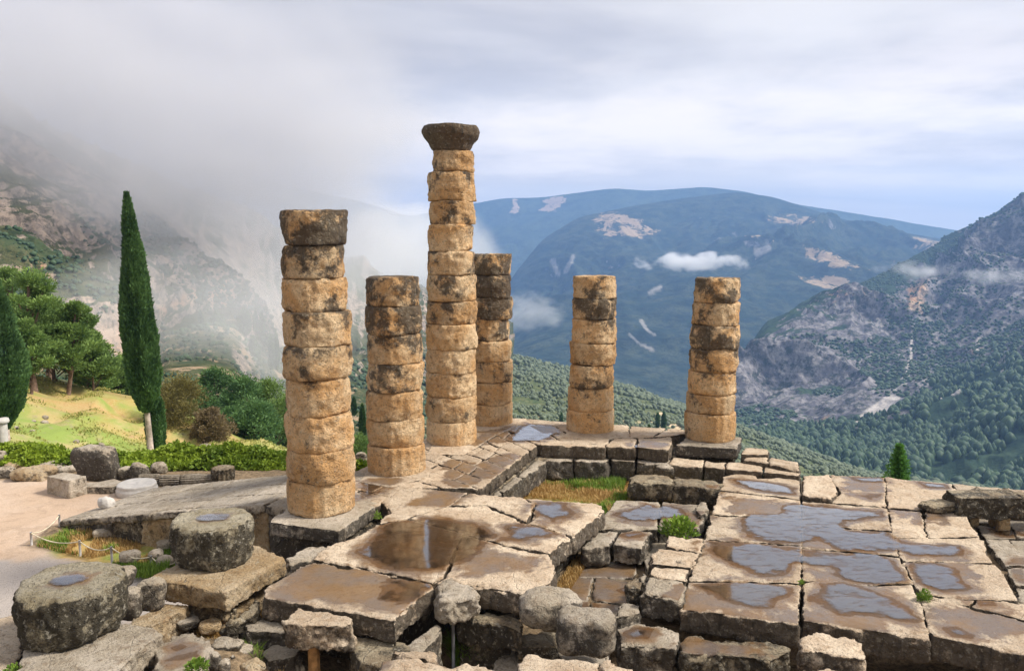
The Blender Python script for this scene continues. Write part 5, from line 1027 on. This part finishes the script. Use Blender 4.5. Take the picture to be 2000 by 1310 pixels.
# grass
def blades(name, poly, z, n, h, mt, seed, w=.012, noise=.5, thr=-9, droop=.35):
    rg = np.random.default_rng(seed); W = np.array([gp(x, y, z)[:2] for x, y in poly]); lo, hi = W.min(0), W.max(0)
    Q = lo + (hi - lo) * rg.random((n * 3, 2)); m_ = (sdist(Q, W) > 0) & (fbm(np.c_[Q * 1.4, 0 * Q[:, 0]], 3, seed) > thr); Q = Q[m_][:n]; n = len(Q)
    P = np.c_[Q, np.full(n, z)]; hh = h * rg.uniform(.4, 1.3, n) * (1 + noise * fbm(np.c_[Q * 2, 0 * Q[:, 0]], 2, seed + 1)); a = rg.random(n) * 6.283; dv_ = np.c_[np.cos(a), np.sin(a), 0 * a]; sd_ = np.c_[-np.sin(a), np.cos(a), 0 * a] * w
    mid = P + dv_ * (hh * droop * .3)[:, None] + np.c_[0 * hh, 0 * hh, hh * .6]; tip = P + dv_ * (hh * droop)[:, None] + np.c_[0 * hh, 0 * hh, hh]
    V = np.stack([P - sd_, P + sd_, mid + sd_ * .7, mid - sd_ * .7, tip], 1).reshape(-1, 3); i = np.arange(n)[:, None] * 5
    Fc = [tuple(q) for q in (i + [0, 1, 2, 3])] + [tuple(q) for q in (i + [3, 2, 4])]
    return kind(mesh(name, V, Fc, mt, smooth=False, attrs=dict(tint=np.repeat(rg.random(n), 5))), 'stuff')
court = [(1010, 975), (1060, 925), (1185, 925), (1235, 905), (1310, 912), (1300, 925), (1226, 940), (1190, 1000), (1180, 985), (1020, 968)]
blades('grass', [(1120, 955), (1130, 925), (1185, 918), (1230, 905), (1300, 915), (1225, 935), (1215, 968), (1170, 960)], -1.22, 9000, .2, M_grassb, 1)
blades('dry_grass', [(1005, 985), (1060, 925), (1180, 922), (1240, 930), (1215, 975), (1190, 1005), (1178, 985), (1030, 970)], -1.22, 12000, .13, M_dry, 2)
blades('grass', [(1005, 985), (1060, 925), (1180, 922), (1190, 1005), (1030, 970)], -1.22, 2500, .16, M_grassb, 3, thr=.15)
blades('grass', [(1160, 1000), (1200, 965), (1235, 962), (1195, 1010), (1165, 1040)], -1.22, 2500, .2, M_grassb, 4)
blades('dry_grass', [(70, 1068), (125, 1040), (345, 1040), (345, 1120), (250, 1112), (150, 1085)], -2.0, 6000, .12, M_dry, 5, thr=-.2)
blades('grass', [(70, 1068), (125, 1040), (345, 1040), (345, 1120), (250, 1112), (150, 1085)], -2.0, 6000, .16, M_grassb, 6, thr=.02)
blades('grass', [(255, 1130), (262, 1105), (330, 1105), (330, 1128)], -1.9, 1200, .2, M_grassb, 7)
# stone chips on the earth
rg = np.random.default_rng(77); n = 900; cx_ = rg.uniform(-12, -1.5, n); cy_ = rg.uniform(12.5, 20.5, n); sz = .015 + .055 * rg.random(n) ** 3; T0 = np.array([(1, 0, 0), (-1, 0, 0), (0, 1, 0), (0, -1, 0), (0, 0, 1), (0, 0, -1)], float)
F0 = np.array([(0, 2, 4), (2, 1, 4), (1, 3, 4), (3, 0, 4), (2, 0, 5), (1, 2, 5), (3, 1, 5), (0, 3, 5)]); Cn = np.stack([cx_, cy_, G(cx_, cy_)], -1); Cn[:, 2] += fbm(Cn * [.4, .4, 0], 4, 3) * .05
V = (Cn[:, None] + T0[None] * sz[:, None, None] * rg.uniform(.6, 1.4, (n, 6, 1))).reshape(-1, 3); kind(mesh('stone_chips', V, (F0[None] + (np.arange(n) * 6)[:, None, None]).reshape(-1, 3), M_grey, smooth=False, attrs=dict(wet=np.zeros(len(V)), weath=np.zeros(len(V)))), 'stuff')
blades('grass', [(885, 1300), (895, 1262), (960, 1262), (960, 1310)], -1.75, 2600, .42, M_grassb, 8, w=.02, droop=.7)
blades('grass', [(440, 1312), (450, 1280), (505, 1275), (510, 1312)], -1.0, 1800, .3, M_grassb, 9, w=.015, droop=.6)
blades('dry_grass', [(300, 1345), (330, 1215), (480, 1190), (560, 1200), (560, 1345)], -1.0, 4000, .1, M_dry, 12, w=.01, thr=-.1)
blades('dry_grass', [(370, 1250), (420, 1215), (480, 1235), (480, 1275), (410, 1290)], -.95, 2500, .1, M_dry, 10)
blades('dry_grass', [(1085, 1150), (1120, 1095), (1150, 1098), (1115, 1150)], -1.2, 1500, .1, M_dry, 11)
def weed(x, y, z, w, h, n, lab, seed, leaf=.08, mt=None):
    rg = np.random.default_rng(seed); b = gp(x, y, z); s = b[1] / F; root = tag(None, lab, 'plant') if False else None
    d = rg.normal(size=(n, 3)); d /= np.linalg.norm(d, axis=1)[:, None]; d[:, 2] = abs(d[:, 2]); P = b + d * (rg.random(n) ** .5)[:, None] * [w * s / 2, w * s / 3, h * s]
    V, Fc, tn = leaves(P, d + rg.normal(size=(n, 3)) * .4 + [0, 0, .3], np.full(n, leaf), seed, .55)
    o = mesh('small_plant', V, Fc, mt or M_grassb, None, smooth=False, attrs=dict(tint=tn), origin=tuple(b)); tag(o, lab, 'plant', 'weeds growing between the stones')
weed(1325, 1045, ZL, 70, 34, 700, 'bright green fern spreading at the edge of the sunken floor', 1, .13); weed(1805, 1172, ZR, 30, 22, 450, 'green clump growing in a joint of the wet terrace', 2, .05)
weed(930, 1285, -1.7, 50, 44, 500, 'leafy weed in the hole under the broken corner', 3, .13); weed(975, 1250, -1.25, 28, 20, 120, 'small broad-leaved weed on the wall of the hole', 4, .13)
weed(1565, 1140, ZR, 12, 8, 100, 'tiny moss tuft at the top of the long joint', 5, .04); weed(706, 920, -.4, 30, 20, 500, 'yellow-green leaves between the first two columns', 6, .12, M_ivy)
weed(737, 1012, -.2, 14, 14, 120, 'tiny green tuft beside the plinth of the front left column', 7, .05); weed(30, 1312, .0, 40, 14, 150, 'green leaves at the foot of the largest drum', 8, .06); weed(385, 1308, .0, 44, 20, 300, 'pale green leafy rosette at the bottom edge', 9, .07)
for i, (x, y) in enumerate([(70, 1300), (78, 1296), (240, 1310), (110, 1308)]):
    pass
finish_stones(); build_puddles()
